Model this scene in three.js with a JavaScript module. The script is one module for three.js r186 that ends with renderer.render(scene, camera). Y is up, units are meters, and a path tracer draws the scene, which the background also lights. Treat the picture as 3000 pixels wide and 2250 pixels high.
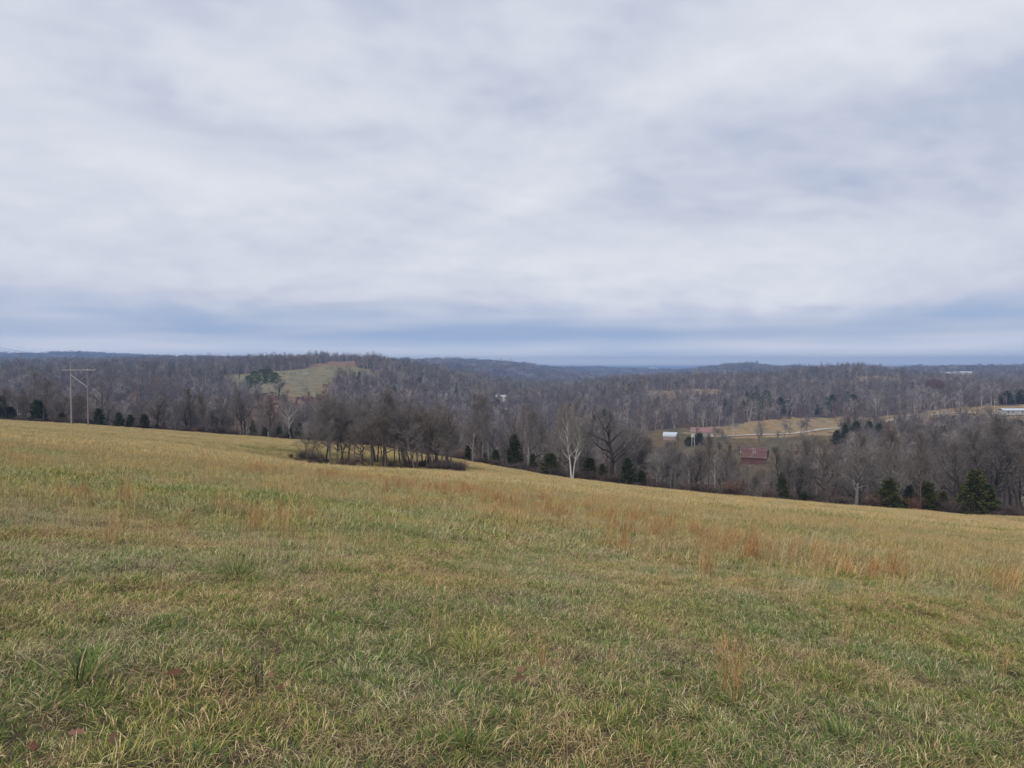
import * as THREE from 'three';
import { mergeGeometries } from 'three/addons/utils/BufferGeometryUtils.js';
import { createNoise2D, createNoise3D } from 'simplex-noise';

// ---------------------------------------------------------------- camera, sky, sun, exposure
const scene = new THREE.Scene();
const EYE = 1.65, F = 2116, PITCH = Math.atan(54 / F);           // F: focal length for a 3000 x 2250 frame
const camera = new THREE.PerspectiveCamera(2 * Math.atan(1125 / F) * 180 / Math.PI, 4 / 3, 0.05, 40000);
camera.position.set(0, EYE, 0);
camera.rotation.x = -PITCH;
const renderer = new THREE.WebGLRenderer({ antialias: true });
renderer.toneMapping = THREE.LinearToneMapping;
renderer.toneMappingExposure = 1.30;
renderer.shadowMap.enabled = true;

function rngOf(seed) { let a = seed >>> 0; return () => { a |= 0; a = a + 0x6D2B79F5 | 0; let t = Math.imul(a ^ a >>> 15, 1 | a); t = t + Math.imul(t ^ t >>> 7, 61 | t) ^ t; return ((t ^ t >>> 14) >>> 0) / 4294967296; }; }
const n2 = createNoise2D(rngOf(11)), n3 = createNoise3D(rngOf(12)), n2b = createNoise2D(rngOf(13));
const fbm2 = (x, y, o = 4) => { let s = 0, a = 0.5, f = 1; for (let i = 0; i < o; i++) { s += a * n2(x * f + i * 17.3, y * f - i * 9.1); a *= 0.5; f *= 2.03; } return s; };
const clamp = (x, a = 0, b = 1) => Math.min(b, Math.max(a, x));
const sm = (a, b, x) => { const t = clamp((x - a) / (b - a)); return t * t * (3 - 2 * t); };
const mix = (a, b, t) => a + (b - a) * t;
const lin = (c) => { c /= 255; return c <= 0.04045 ? c / 12.92 : ((c + 0.055) / 1.055) ** 2.4; };

{ // overcast sky: layered stratocumulus over a thin blue-grey gap near the horizon
  const W = 2048, H = 1024, data = new Float32Array(W * H * 4);
  const C = (r, g, b) => [lin(r), lin(g), lin(b)];
  const bright = C(230, 232, 239), mid = C(209, 214, 226), dark = C(180, 190, 211), blue = C(169, 187, 217), pale = C(207, 213, 228);
  // banks of thicker and thinner cloud: [bearing, elevation, half width, half height] in degrees, and how much thinner than the rest
  const BANKS = [[-25, 17.5, 13, 2.0, -0.30], [-33, 21.5, 8, 2.2, -0.14], [-16, 16.5, 8, 1.8, -0.16], [24, 16, 12, 4, -0.20], [-4, 21, 9, 3, -0.08], [22, 10.8, 13, 1.5, -0.16], [35, 19, 5, 2.5, -0.16], [-28, 11, 12, 3.6, 0.18], [2.6, 14.3, 5, 2.2, 0.26], [20, 23.5, 10, 3, 0.10], [-14, 24, 11, 2.8, 0.10], [2, 6.9, 30, 1.3, 0.20], [21, 5.0, 9, 0.6, 0.25], [-10, 9.3, 9, 1.2, -0.12], [10, 12.2, 6, 1.2, -0.10]];
  for (let j = 0; j < H; j++) {
    const el = ((j + 0.5) / H - 0.5) * Math.PI, y = Math.sin(el), c = Math.cos(el), e = el * 180 / Math.PI;
    for (let i = 0; i < W; i++) {
      const k = (j * W + i) * 4;
      let col;
      if (e < -1.5) col = [0.16, 0.16, 0.15];
      else {
        const az = ((i + 0.5) / W - 0.5) * 2 * Math.PI, x = Math.cos(az) * c, z = Math.sin(az) * c;
        const s = 1 / (Math.max(y, 0) + 0.24), px = x * s, pz = z * s;
        const w1 = n2(px * 0.5 + 4, pz * 0.5), w2 = n2(px * 0.5 - 7, pz * 0.5 + 3);
        const big = fbm2(px * 0.55 + w1 * 0.3 + 1.3, pz * 0.75 + w2 * 0.3, 3);
        const fine = fbm2(px * 2.3 + w2 * 0.5 + pz * 0.7, pz * 2.9 + w1 * 0.5 + 5, 3);
        const det = fbm2(px * 7.5 + w1 * 1.3 + pz * 2, pz * 9.5 + w2 * 1.3, 4);
        let v = 0.50 + 0.50 * big + 0.28 * fine + 0.14 * det;       // how thin the cloud is: 0 dark base, 1 bright
        let th = az * 180 / Math.PI + 90; th -= 360 * Math.round(th / 360);
        for (const [ba, be, bw, bh, bv] of BANKS) { const p = (th - ba + 3 * w1) / bw, q = (e - be + 0.8 * w2 + 1.4 * fine) / bh; v += bv * Math.exp(-p * p - q * q); }
        v += 0.26 * Math.exp(-(((e - 7.4) / 3.0) ** 2));            // the bright rim over the gap
        v = clamp(v, 0, 1.2);
        col = v < 0.5 ? dark.map((d, q) => mix(d, mid[q], v / 0.5)) : mid.map((d, q) => mix(d, bright[q], (v - 0.5) / 0.6));
        // the gap: clear air low down, with its own soft banks
        const top = 4.5 + 0.7 * n2(Math.cos(az) * 2.2, Math.sin(az) * 2.2) + 0.35 * n3(Math.cos(az) * 6, Math.sin(az) * 6, e * 0.5);
        const g = 1 - sm(top - 1.7, top + 1.1, e + 0.7 * fine);
        const bank = n3(Math.cos(az) * 2.4 + 5, Math.sin(az) * 2.4, e * 0.55) * 0.55 + 0.28 * n3(Math.cos(az) * 6, Math.sin(az) * 6, e * 1.5);
        const lo = blue.map((b, q) => mix(b, pale[q], clamp(0.30 + 1.0 * bank + 0.9 * (1 - sm(0.3, 2.6, e)), 0, 1.25)));
        col = col.map((b, q) => mix(b, lo[q] * (1 + [1.0, 0.86, 0.60][q] * (1 - sm(0.2, 2.6, e))), g));
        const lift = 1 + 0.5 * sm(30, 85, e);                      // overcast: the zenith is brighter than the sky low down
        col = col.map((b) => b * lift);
      }
      data[k] = col[0] / 1.25; data[k + 1] = col[1] / 1.25; data[k + 2] = col[2] / 1.25; data[k + 3] = 1;
    }
  }
  const sky = new THREE.DataTexture(data, W, H, THREE.RGBAFormat, THREE.FloatType);
  sky.mapping = THREE.EquirectangularReflectionMapping; sky.magFilter = THREE.LinearFilter; sky.minFilter = THREE.LinearFilter; sky.needsUpdate = true;
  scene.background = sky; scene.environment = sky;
}
const sun = new THREE.DirectionalLight(0xfff2e0, 1.5);
sun.position.set(-300, 520, 260); sun.target.position.set(0, -20, -150);
sun.castShadow = true; sun.shadow.radius = 50; sun.shadow.mapSize.set(4096, 4096);
Object.assign(sun.shadow.camera, { left: -400, right: 400, top: 400, bottom: -400, near: 1, far: 2000 });
scene.add(sun, sun.target);
scene.fog = new THREE.FogExp2(new THREE.Color().setRGB(0.37, 0.58, 1.0), 0.00020);

// ---------------------------------------------------------------- terrain
// A height field through surveyed points: [bearing column, ground height, depth], smoothed by a thin-plate spline over bearing and log distance.
const plane = (X, D) => -0.1385 * D - 0.0925 * X;
const cosP = Math.cos(PITCH), sinP = Math.sin(PITCH);
function rayOf(px, py) { const rx = (px - 1500) / F, ry = (1125 - py) / F, d = cosP + ry * sinP; return [rx / d, (ry * cosP - sinP) / d]; }   // sideways and upward per metre of depth
const EDGE = [[-900, 185, 1205], [-400, 188, 1212], [0, 185, 1233], [250, 184, 1246], [600, 192, 1271], [820, 190, 1287], [1000, 185, 1300], [1100, 180, 1310], [1220, 170, 1328], [1340, 158, 1347], [1450, 152, 1368], [1560, 149, 1388], [1800, 140, 1421], [2100, 128, 1455], [2400, 120, 1479], [2700, 116, 1499], [3000, 114, 1517], [3400, 112, 1545], [4000, 110, 1590]];
function edgeD(u) { const px = u * F + 1500; if (px <= EDGE[0][0]) return EDGE[0][1]; for (let i = 1; i < EDGE.length; i++) if (px <= EDGE[i][0]) { const a = EDGE[i - 1], b = EDGE[i]; return mix(a[1], b[1], (px - a[0]) / (b[0] - a[0])); } return 110; }
const PTS = [];
const addPt = (px, Y, D) => { const X = D * (px - 1500) / F; PTS.push([Math.atan2(X, D), Math.log(Math.hypot(X, D)), Y]); };
for (const px of [-700, 0, 600, 1200, 1700, 2300, 3000, 3600]) for (const D of [18, 30, 48, 72, 98]) if (D < 98 || px < 600 || px > 1700) addPt(px, plane(D * (px - 1500) / F, D), D);
for (const [px, D, row] of EDGE) {
  const Y = EYE + D * rayOf(px, row)[1]; addPt(px, Y, D);
  const D9 = 98, Y9 = plane(D9 * (px - 1500) / F, D9);
  if (D > 110) for (const t of D > 150 ? [0.3, 0.6, 0.86] : [0.45, 0.85]) addPt(px, mix(Y9, Y, t), mix(D9, D, t));
  addPt(px, Y - 3.4, D * 1.1);
}
for (const [px, D, row] of [[860, 110, 1352], [967, 109, 1366], [1100, 107, 1371], [1220, 106, 1376], [1330, 105, 1382]]) addPt(px, EYE + D * rayOf(px, row)[1], D);   // foot of the copse
for (const [D, list] of [
  [250, [-600, -26, -300, -26, 0, -28, 300, -28, 600, -31, 900, -35, 1200, -38, 1500, -42, 1800, -43, 2100, -40.5, 2400, -38.5, 2700, -36, 3000, -34, 3500, -32]],
  [350, [-400, -30, 0, -32, 300, -33, 600, -33.5, 850, -32, 1100, -39, 1400, -46, 1700, -48, 1950, -47, 2215, -45, 2450, -43, 2700, -38, 3000, -34, 3500, -30]],
  [480, [-400, -27, 0, -28, 400, -29, 700, -30, 850, -28.5, 1050, -32, 1300, -43, 1600, -47, 1900, -44, 2080, -41.5, 2300, -40.5, 2550, -37.5, 2750, -34.5, 2960, -31, 3400, -29]],
  [650, [-300, -22, 0, -22, 300, -22, 600, -22, 800, -22, 900, -22, 1050, -25, 1200, -33, 1400, -41, 1700, -44, 2000, -43, 2300, -43, 2500, -42, 2700, -36, 2900, -29.5, 3400, -27]],
  [900, [-300, -11, 0, -10, 300, -10, 600, -9, 700, -7, 850, -5, 950, -3.2, 1090, -5, 1200, -14, 1400, -34, 1600, -40, 1800, -34, 1980, -26, 2200, -28, 2500, -28, 2800, -28, 3300, -26]],
  [1300, [-300, -8, 0, -6, 300, -4, 600, 0, 850, 5, 1050, 9, 1200, -5, 1400, -27, 1600, -45, 1800, -33, 2000, -29, 2250, -24, 2500, -10, 2620, -17, 2760, -30, 2900, -32, 3050, -29, 3400, -24]],
  [2000, [-300, 2, 0, 5, 300, 6, 500, 12, 750, 8, 1050, 0, 1250, -14, 1450, -37, 1600, -53, 1800, -46, 2150, -38, 2400, -26, 2800, -22, 3300, -24]],
  [3200, [-300, 10, 0, 8, 400, 10, 800, 0, 1200, 3, 1300, 9, 1420, 7, 1500, -2, 1580, -20, 1700, -55, 1900, -55, 2060, -30, 2160, -3, 2270, -26, 2500, -40, 2800, -25, 3400, -22]],
  [4300, [-300, 54, 0, 55, 160, 51, 280, 57, 420, 42, 700, 10]],
  [5000, [-300, 30, 0, 30, 300, 28, 700, 10, 1200, -40, 1600, -38, 1750, -32, 1900, -48, 2050, -66, 2500, -60, 3300, -40]],
  [6500, [-300, 20, 0, 20, 300, 20, 700, 5, 1200, -30, 1700, -66, 1850, -63, 2050, -74, 2500, -70, 3300, -50]],
  [10000, [-300, 0, 700, -20, 1500, -95, 2300, -110, 3300, -90]],
]) for (let i = 0; i < list.length; i += 2) addPt(list[i], list[i + 1], D);
const tpsK = (d2) => d2 < 1e-12 ? 0 : 0.5 * d2 * Math.log(d2);
const TW = (() => {
  const n = PTS.length, m = n + 3, A = Array.from({ length: m }, () => new Float64Array(m + 1));
  for (let i = 0; i < n; i++) {
    for (let j = 0; j < n; j++) { const a = (PTS[i][0] - PTS[j][0]) * 2.2, b = PTS[i][1] - PTS[j][1]; A[i][j] = tpsK(a * a + b * b) + (i === j ? 0.0006 : 0); }
    const r = [1, PTS[i][0] * 2.2, PTS[i][1]];
    for (let q = 0; q < 3; q++) { A[i][n + q] = r[q]; A[n + q][i] = r[q]; }
    A[i][m] = PTS[i][2];
  }
  for (let c = 0; c < m; c++) {
    let p = c; for (let r = c + 1; r < m; r++) if (Math.abs(A[r][c]) > Math.abs(A[p][c])) p = r;
    [A[c], A[p]] = [A[p], A[c]];
    for (let r = c + 1; r < m; r++) { const f = A[r][c] / A[c][c]; if (f) for (let q = c; q <= m; q++) A[r][q] -= f * A[c][q]; }
  }
  const w = new Float64Array(m);
  for (let r = m - 1; r >= 0; r--) { let s = A[r][m]; for (let q = r + 1; q < m; q++) s -= A[r][q] * w[q]; w[r] = s / A[r][r]; }
  return w;
})();
function tps(th, lr) {
  const n = PTS.length; let s = TW[n] + TW[n + 1] * th * 2.2 + TW[n + 2] * lr;
  for (let i = 0; i < n; i++) { const a = (th - PTS[i][0]) * 2.2, b = lr - PTS[i][1]; s += TW[i] * tpsK(a * a + b * b); }
  return s;
}
function heightAt(X, D) {
  const r = Math.hypot(X, D), th = Math.atan2(X, D), at = Math.abs(th);
  const back = (() => { const p = plane(X, D); return p > 0 ? 9 * Math.tanh(p / 9) : -30 * Math.tanh(-p / 30); })();
  let h;
  if (r < 26) h = at > 1.2 ? mix(plane(X, D), back, sm(1.2, 2.2, at)) : plane(X, D);
  else {
    const t = r > 12000 ? -90 : tps(clamp(th, -0.9, 0.9), Math.log(Math.min(r, 12000)));
    const front = mix(plane(X, D), t, sm(26, 60, r));
    h = at > 0.8 ? mix(front, r > 400 ? mix(back, -30, sm(400, 900, r)) : back, sm(0.8, 1.7, at)) : front;
  }
  const fieldish = 1 - sm(0.85, 1.15, r / 150);
  h += 0.035 * n2(X * 0.7, D * 0.7) * (1 - sm(15, 40, r)) + 0.10 * n2b(X / 9, D / 9) * sm(4, 14, r) * (1 - sm(200, 400, r)) + 0.10 * n2(X / 26, D / 26) * sm(20, 60, r) * fieldish;
  if (r > 200) h += (1.6 * n2(X / 70, D / 70) + 2.2 * n2b(X / 190, D / 190)) * sm(220, 700, r) * (r > 1500 ? 1 + 0.8 * sm(1500, 4000, r) : 1);
  if (r > 1800) h += 9 * n2(X / 420 + 3, D / 420) * sm(1800, 4500, r);
  return h;
}
const inMeadow = (X, D) => D < 4 || D < edgeD(X / D) + 2.0 * n2(X / 11, D / 11);
// where the ray of a photo point meets the meadow
function onGround(px, py) {
  const [u, s] = rayOf(px, py);
  let lo = 1, hi = 400;
  for (let D = 1.5; D < 400; D *= 1.03) if (EYE + s * D < heightAt(u * D, D)) { hi = D; lo = D / 1.03; break; }
  for (let i = 0; i < 18; i++) { const m = (lo + hi) / 2; if (EYE + s * m < heightAt(u * m, m)) hi = m; else lo = m; }
  return [u * hi, hi];
}
// clearings in the woods: polygons on the map, given as [column, depth]
const POLY = (list) => list.map(([px, D]) => [D * (px - 1500) / F, D]);
const inside = (poly, x, y) => { let c = false; for (let i = 0, j = poly.length - 1; i < poly.length; j = i++) { const [xi, yi] = poly[i], [xj, yj] = poly[j]; if ((yi > y) !== (yj > y) && x < (xj - xi) * (y - yi) / (yj - yi) + xi) c = !c; } return c; };
const CLEAR = [
  { kind: 'pasture', poly: POLY([[670, 700], [650, 800], [700, 850], [800, 885], [950, 945], [1040, 955], [1110, 900], [1105, 840], [1000, 790], [950, 700], [945, 615], [850, 590], [760, 620]]) },
  { kind: 'tan', poly: POLY([[2020, 470], [2150, 560], [2300, 610], [2480, 630], [2600, 580], [2750, 555], [2900, 545], [3060, 545], [3060, 455], [2960, 446], [2800, 500], [2600, 482], [2470, 455], [2440, 425], [2300, 430], [2150, 430]]) },
  { kind: 'yard', poly: POLY([[1900, 400], [1900, 500], [2020, 500], [2150, 440], [2450, 425], [2500, 370], [2480, 290], [2420, 225], [2290, 185], [2140, 185], [2000, 250], [1890, 270]]) },
  { kind: 'tan', poly: POLY([[1400, 690], [1395, 720], [1450, 760], [1490, 750], [1480, 700]]) },
  { kind: 'yard', poly: POLY([[2885, 350], [2880, 450], [3100, 450], [3100, 350]]) },
  { kind: 'tan', poly: POLY([[1895, 775], [1900, 885], [2110, 900], [2115, 800]]) },
  { kind: 'tan', poly: POLY([[2330, 1000], [2340, 1050], [2400, 1060], [2400, 1010]]) },
  { kind: 'straw', poly: POLY([[2500, 1025], [2515, 1160], [2570, 1190], [2630, 1180], [2645, 1060], [2580, 1010]]) },
  { kind: 'tan', poly: POLY([[2810, 670], [2820, 720], [2990, 730], [3000, 690]]) },
  { kind: 'straw', poly: POLY([[2725, 1600], [2730, 2000], [2850, 2000], [2868, 1620]]) },
  { kind: 'tan', poly: POLY([[1360, 2950], [1350, 3060], [1420, 3060], [1420, 2960]]) },
  { kind: 'tan', poly: POLY([[1490, 2700], [1490, 2860], [1550, 2860], [1550, 2700]]) },
  { kind: 'tan', poly: POLY([[420, 1850], [420, 1940], [520, 1950], [520, 1860]]) },
];
// the power line and the strip cut for it
const LINE = [[-68, -40], [-101.3, 169], [-190, 660], [-236, 925], [-268, 1210], [-300, 1500]];
function lineDist(X, D) { let b = 1e9; for (let i = 1; i < LINE.length; i++) { const [x0, d0] = LINE[i - 1], [x1, d1] = LINE[i], t = clamp(((X - x0) * (x1 - x0) + (D - d0) * (d1 - d0)) / ((x1 - x0) ** 2 + (d1 - d0) ** 2)); b = Math.min(b, Math.hypot(X - x0 - t * (x1 - x0), D - d0 - t * (d1 - d0))); } return b; }
const BARE = [...CLEAR];
function coverAt(X, D) {   // what grows there
  if (inMeadow(X, D)) return 'meadow';
  const jx = X + n2(X / 20, D / 20) * 5, jd = D + n2b(X / 20, D / 20) * 8;
  for (const c of CLEAR) if (inside(c.poly, jx, jd)) return c.kind;
  if (D > 235 && D < 1260 && lineDist(X, D) < (D > 950 ? 30 : 24)) return 'cut';
  return 'wood';
}
const GC = { meadow: [0.105, 0.084, 0.046], pasture: [0.228, 0.208, 0.128], tan: [0.320, 0.240, 0.135], straw: [0.44, 0.33, 0.18], yard: [0.150, 0.122, 0.072], cut: [0.245, 0.160, 0.108], wood: [0.095, 0.070, 0.055] };

function noiseTex(size, fn, srgb) {
  const d = new Uint8Array(size * size * 4);
  for (let j = 0; j < size; j++) for (let i = 0; i < size; i++) { const c = fn(i / size, j / size); const k = (j * size + i) * 4; d[k] = clamp(c[0]) * 255; d[k + 1] = clamp(c[1]) * 255; d[k + 2] = clamp(c[2]) * 255; d[k + 3] = 255; }
  const t = new THREE.DataTexture(d, size, size); t.wrapS = t.wrapT = THREE.RepeatWrapping; t.magFilter = THREE.LinearFilter; t.minFilter = THREE.LinearFilter; if (srgb) t.colorSpace = THREE.SRGBColorSpace; t.needsUpdate = true; return t;
}
// noise that tiles: sampled on a torus through 3d noise of two circles is costly, so two shifted copies are cross-faded
const tileN = (u, v, f) => { const a = fbm2(u * f, v * f, 4), b = fbm2((u - 1) * f, v * f, 4), c = fbm2(u * f, (v - 1) * f, 4), d = fbm2((u - 1) * f, (v - 1) * f, 4); return mix(mix(a, b, u), mix(c, d, u), v); };
const litterTex = noiseTex(512, (u, v) => { const a = tileN(u, v, 6), b = tileN(u, v, 40), c = tileN(v, u, 110); const k = 0.80 + 0.30 * a + 0.35 * b + 0.35 * c; return [k, k * (0.97 + 0.06 * b), k * (0.93 + 0.1 * a)]; }, false);
const groundMat = new THREE.MeshPhysicalMaterial({ vertexColors: true, roughness: 1, specularIntensity: 0.1, map: litterTex });
const matte = (r, g, b, o = {}) => { const m = new THREE.MeshPhysicalMaterial({ roughness: 0.95, specularIntensity: o.roughness ? 1 : 0.15, side: THREE.DoubleSide, ...o }); m.color.setRGB(r, g, b); return m; };

{ // one sheet: rings that widen with distance, finer sectors to the front
  const ths = []; for (let a = -0.86; a < 0.86; a += 0.0034) ths.push(a); for (let a = 0.86; a < 2 * Math.PI - 0.86 - 1e-6; a += 0.045) ths.push(a);
  const rs = [0.3]; while (rs[rs.length - 1] < 8800) { const r = rs[rs.length - 1]; rs.push(r * (r < 6 ? 1.06 : r < 90 ? 1.03 : r < 700 ? 1.013 : r < 1500 ? 1.012 : 1.03)); }
  const nT = ths.length, nR = rs.length, pos = new Float32Array((nT * nR + 1) * 3), col = new Float32Array((nT * nR + 1) * 3), uv = new Float32Array((nT * nR + 1) * 2), idx = [];
  for (let i = 0; i < nR; i++) for (let j = 0; j < nT; j++) {
    const k = i * nT + j, X = rs[i] * Math.sin(ths[j]), D = rs[i] * Math.cos(ths[j]);
    pos[k * 3] = X; pos[k * 3 + 1] = heightAt(X, D); pos[k * 3 + 2] = -D; uv[k * 2] = X / 3.7; uv[k * 2 + 1] = D / 3.7;
    const cv = coverAt(X, D), g = GC[cv];
    const v = 1 + 0.25 * n2(X / 14, D / 14) + 0.18 * n2b(X / 3.1, D / 3.1), t = 0.12 * n2b(X / 40, D / 25);
    col[k * 3] = g[0] * v * (1 + t); col[k * 3 + 1] = g[1] * v; col[k * 3 + 2] = g[2] * v * (1 - t);
    const j2 = (j + 1) % nT;
    if (i < nR - 1) { const a = k, b = i * nT + j2, c = k + nT, d = b + nT; idx.push(a, b, c, b, d, c); }
  }
  const k = nT * nR; pos[k * 3 + 1] = heightAt(0, 0.01); col.set(GC.meadow, k * 3);
  for (let j = 0; j < nT; j++) idx.push(k, (j + 1) % nT, j);
  const g = new THREE.BufferGeometry();
  g.setAttribute('position', new THREE.BufferAttribute(pos, 3)); g.setAttribute('color', new THREE.BufferAttribute(col, 3)); g.setAttribute('uv', new THREE.BufferAttribute(uv, 2));
  g.setIndex(idx); g.computeVertexNormals();
  const t = new THREE.Mesh(g, groundMat); t.name = 'terrain'; t.userData = { kind: 'structure', label: 'rolling grassland falling to a wooded valley with low hills behind', category: 'terrain' }; t.receiveShadow = t.castShadow = true; scene.add(t);
}
console.log('terrain done');

// ---------------------------------------------------------------- helpers for things
const taken = {};
function numbered(name) { taken[name] = (taken[name] ?? -1) + 1; return taken[name] ? `${name}_${String(taken[name]).padStart(3, '0')}` : name; }
function tag(o, label, category, group, kind) { o.userData = { label, category }; if (group) o.userData.group = group; if (kind) o.userData.kind = kind; return o; }
function group(name, X, Y, D, turn = 0) { const g = new THREE.Group(); g.name = numbered(name); g.position.set(X, Y, -D); g.rotation.y = turn; scene.add(g); return g; }
function part(name, geo, mat, parent) { const m = new THREE.Mesh(geo, mat); m.name = name; m.castShadow = m.receiveShadow = true; parent.add(m); return m; }
function dup(o, X, Y, D, turn, scale) { const c = o.clone(); c.name = numbered(o.name.replace(/_\d{3}$/, '')); c.position.set(X, Y, -D); c.rotation.set(0, turn, 0); if (Array.isArray(scale)) c.scale.set(...scale); else c.scale.setScalar(scale); c.userData = {}; scene.add(c); return c; }
class Buf {   // collects triangles with a colour each
  constructor(color) { this.p = []; this.c = color ? [] : null; }
  tri(a, b, c, col) { this.p.push(a[0], a[1], a[2], b[0], b[1], b[2], c[0], c[1], c[2]); if (this.c) for (let i = 0; i < 3; i++) this.c.push(col[0], col[1], col[2]); }
  quad(a, b, c, d, col) { this.tri(a, b, c, col); this.tri(a, c, d, col); }
  geo() { const g = new THREE.BufferGeometry(); g.setAttribute('position', new THREE.Float32BufferAttribute(this.p, 3)); if (this.c) g.setAttribute('color', new THREE.Float32BufferAttribute(this.c, 3)); g.computeVertexNormals(); return g; }
}
const V = { add: (a, b, s = 1) => [a[0] + b[0] * s, a[1] + b[1] * s, a[2] + b[2] * s], norm: (a) => { const l = Math.hypot(...a) || 1; return [a[0] / l, a[1] / l, a[2] / l]; }, cross: (a, b) => [a[1] * b[2] - a[2] * b[1], a[2] * b[0] - a[0] * b[2], a[0] * b[1] - a[1] * b[0]] };
const basis = (d) => { const h = Math.abs(d[1]) < 0.95 ? [0, 1, 0] : [1, 0, 0], s = V.norm(V.cross(d, h)); return [s, V.norm(V.cross(s, d))]; };
function tube(buf, pts, radii, sides, col) {
  let prev = null;
  for (let i = 0; i < pts.length; i++) {
    const d = V.norm(V.add(pts[Math.min(i + 1, pts.length - 1)], pts[Math.max(i - 1, 0)], -1)), [s, t] = basis(d), ring = [];
    for (let k = 0; k < sides; k++) { const a = k / sides * 2 * Math.PI, c = Math.cos(a) * radii[i], e = Math.sin(a) * radii[i]; ring.push([pts[i][0] + s[0] * c + t[0] * e, pts[i][1] + s[1] * c + t[1] * e, pts[i][2] + s[2] * c + t[2] * e]); }
    if (prev) for (let k = 0; k < sides; k++) buf.quad(prev[k], prev[(k + 1) % sides], ring[(k + 1) % sides], ring[k], col);
    prev = ring;
  }
}
// ---------------------------------------------------------------- bare trees
const BARK = { grey: [0.200, 0.186, 0.174], brown: [0.130, 0.108, 0.094], dark: [0.060, 0.053, 0.048], pale: [0.46, 0.44, 0.42], white: [0.56, 0.54, 0.50] };
function bareTree(o) {
  o.r *= o.thin ?? 1; const R = rngOf(o.seed), rr = (a, b) => a + R() * (b - a), wood = new Buf(), twig = new Buf();
  const H = o.H, q = o.quality;                        // 3 near, 2 middle, 1 far
  const sidesOf = q === 3 ? [6, 5, 3] : q === 2 ? [5, 3, 3] : [3, 3, 0];
  const bend = (d, amt, up) => V.norm([d[0] + rr(-amt, amt), d[1] + rr(-amt, amt) + up, d[2] + rr(-amt, amt)]);
  function sliver(p, d, L, w) { const s = V.norm(V.cross(d, [rr(-1, 1), rr(-1, 1), rr(-1, 1)])); twig.tri(V.add(p, s, w / 2), V.add(p, s, -w / 2), V.add(p, d, L)); }
  function ribbon(p, d, L, w, amt, n) {
    const s = V.norm(V.cross(d, [rr(-1, 1), rr(-1, 1), rr(-1, 1)])), pts = [p]; let c = p, e = d;
    for (let i = 0; i < n; i++) { c = V.add(c, e, L / n); e = bend(e, amt, 0.10); pts.push(c); }
    for (let i = 0; i < n; i++) { const a = w * (1 - i / n) / 2, b = w * (1 - (i + 1) / n) / 2; if (i < n - 1) twig.quad(V.add(pts[i], s, a), V.add(pts[i], s, -a), V.add(pts[i + 1], s, -b), V.add(pts[i + 1], s, b)); else twig.tri(V.add(pts[i], s, a), V.add(pts[i], s, -a), pts[i + 1]); }
    return pts;
  }
  const along = (pts, t) => { const f = t * (pts.length - 1), i = Math.min(pts.length - 2, Math.floor(f)), k = f - i; return [V.add(V.add([0, 0, 0], pts[i], 1 - k), pts[i + 1], k), V.norm(V.add(pts[i + 1], pts[i], -1))]; };
  const aside = (d, ang, az) => { const [s, t] = basis(d); return V.norm([0, 1, 2].map((k) => d[k] * Math.cos(ang) + (s[k] * Math.cos(az) + t[k] * Math.sin(az)) * Math.sin(ang))); };
  function grow(p, d, L, r, level, az0) {
    const nseg = level === 0 ? (q === 3 ? 9 : 6) : level === 1 ? (q === 1 ? 3 : 5) : 3;
    const pts = [p], rad = [r]; let c = p, e = d;
    for (let i = 0; i < nseg; i++) { e = bend(e, (o.wobble ?? 0.12) * (level === 0 ? 0.7 : 1.5), level === 0 ? 0.05 : o.lift ?? 0.12); c = V.add(c, e, L / nseg); pts.push(c); rad.push(Math.max(r * (1 - (level === 0 ? 0.80 : 0.85) * ((i + 1) / nseg) ** 0.9), 0.006)); }
    if (sidesOf[level]) tube(level < 2 ? wood : twig, pts, rad, sidesOf[level]);
    const kids = [o.limbs, o.branches, o.twigs][level];
    for (let k = 0; k < kids; k++) {
      const t0 = level === 0 ? o.crownBase : 0.16, f = (k + R()) / kids, t = t0 + (1 - t0) * f ** (level === 0 ? 0.9 : 0.8), [bp, bd] = along(pts, Math.min(t, 0.985));
      const az = az0 + k * 2.4 + rr(-0.5, 0.5);
      if (level === 0) {
        const a = mix(o.angleLow, o.angleTop, f) + rr(-0.12, 0.12), l = H * o.spread * (1 - 0.45 * f) * rr(0.7, 1.15);
        grow(bp, aside(bd, a, az), l, r * mix(0.55, 0.38, f) * rr(0.75, 1.15), 1, R() * 6);
      } else if (level === 1) {
        const a = rr(0.4, 0.95), l = L * (0.62 - 0.28 * t) * rr(0.7, 1.2);
        if (q === 1) { const pp = ribbon(bp, aside(bd, a, az), l, o.twigW * 1.5, 0.2, 2); for (let m = 0; m < o.twigs; m++) { const [tp, td] = along(pp, rr(0.15, 1)); sliver(tp, aside(td, rr(0.3, 0.9), R() * 6.3), rr(0.7, 1.5), o.twigW); } }
        else grow(bp, aside(bd, a, az), l, Math.max(r * 0.45 * rr(0.6, 1.1), 0.016), 2, R() * 6);
      } else {
        const a = rr(0.35, 0.9), l = Math.max(0.5, L * 0.55 * rr(0.7, 1.3)), pp = ribbon(bp, aside(bd, a, az), l, o.twigW, 0.22, 2);
        for (let m = 0; m < o.twiglets; m++) { const [tp, td] = along(pp, rr(0.1, 1)); sliver(tp, aside(td, rr(0.3, 0.9), R() * 6.3), rr(0.35, 0.9), o.twigW * 0.75); }
      }
    }
    return pts;
  }
  const stems = o.stems ?? 1;
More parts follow.
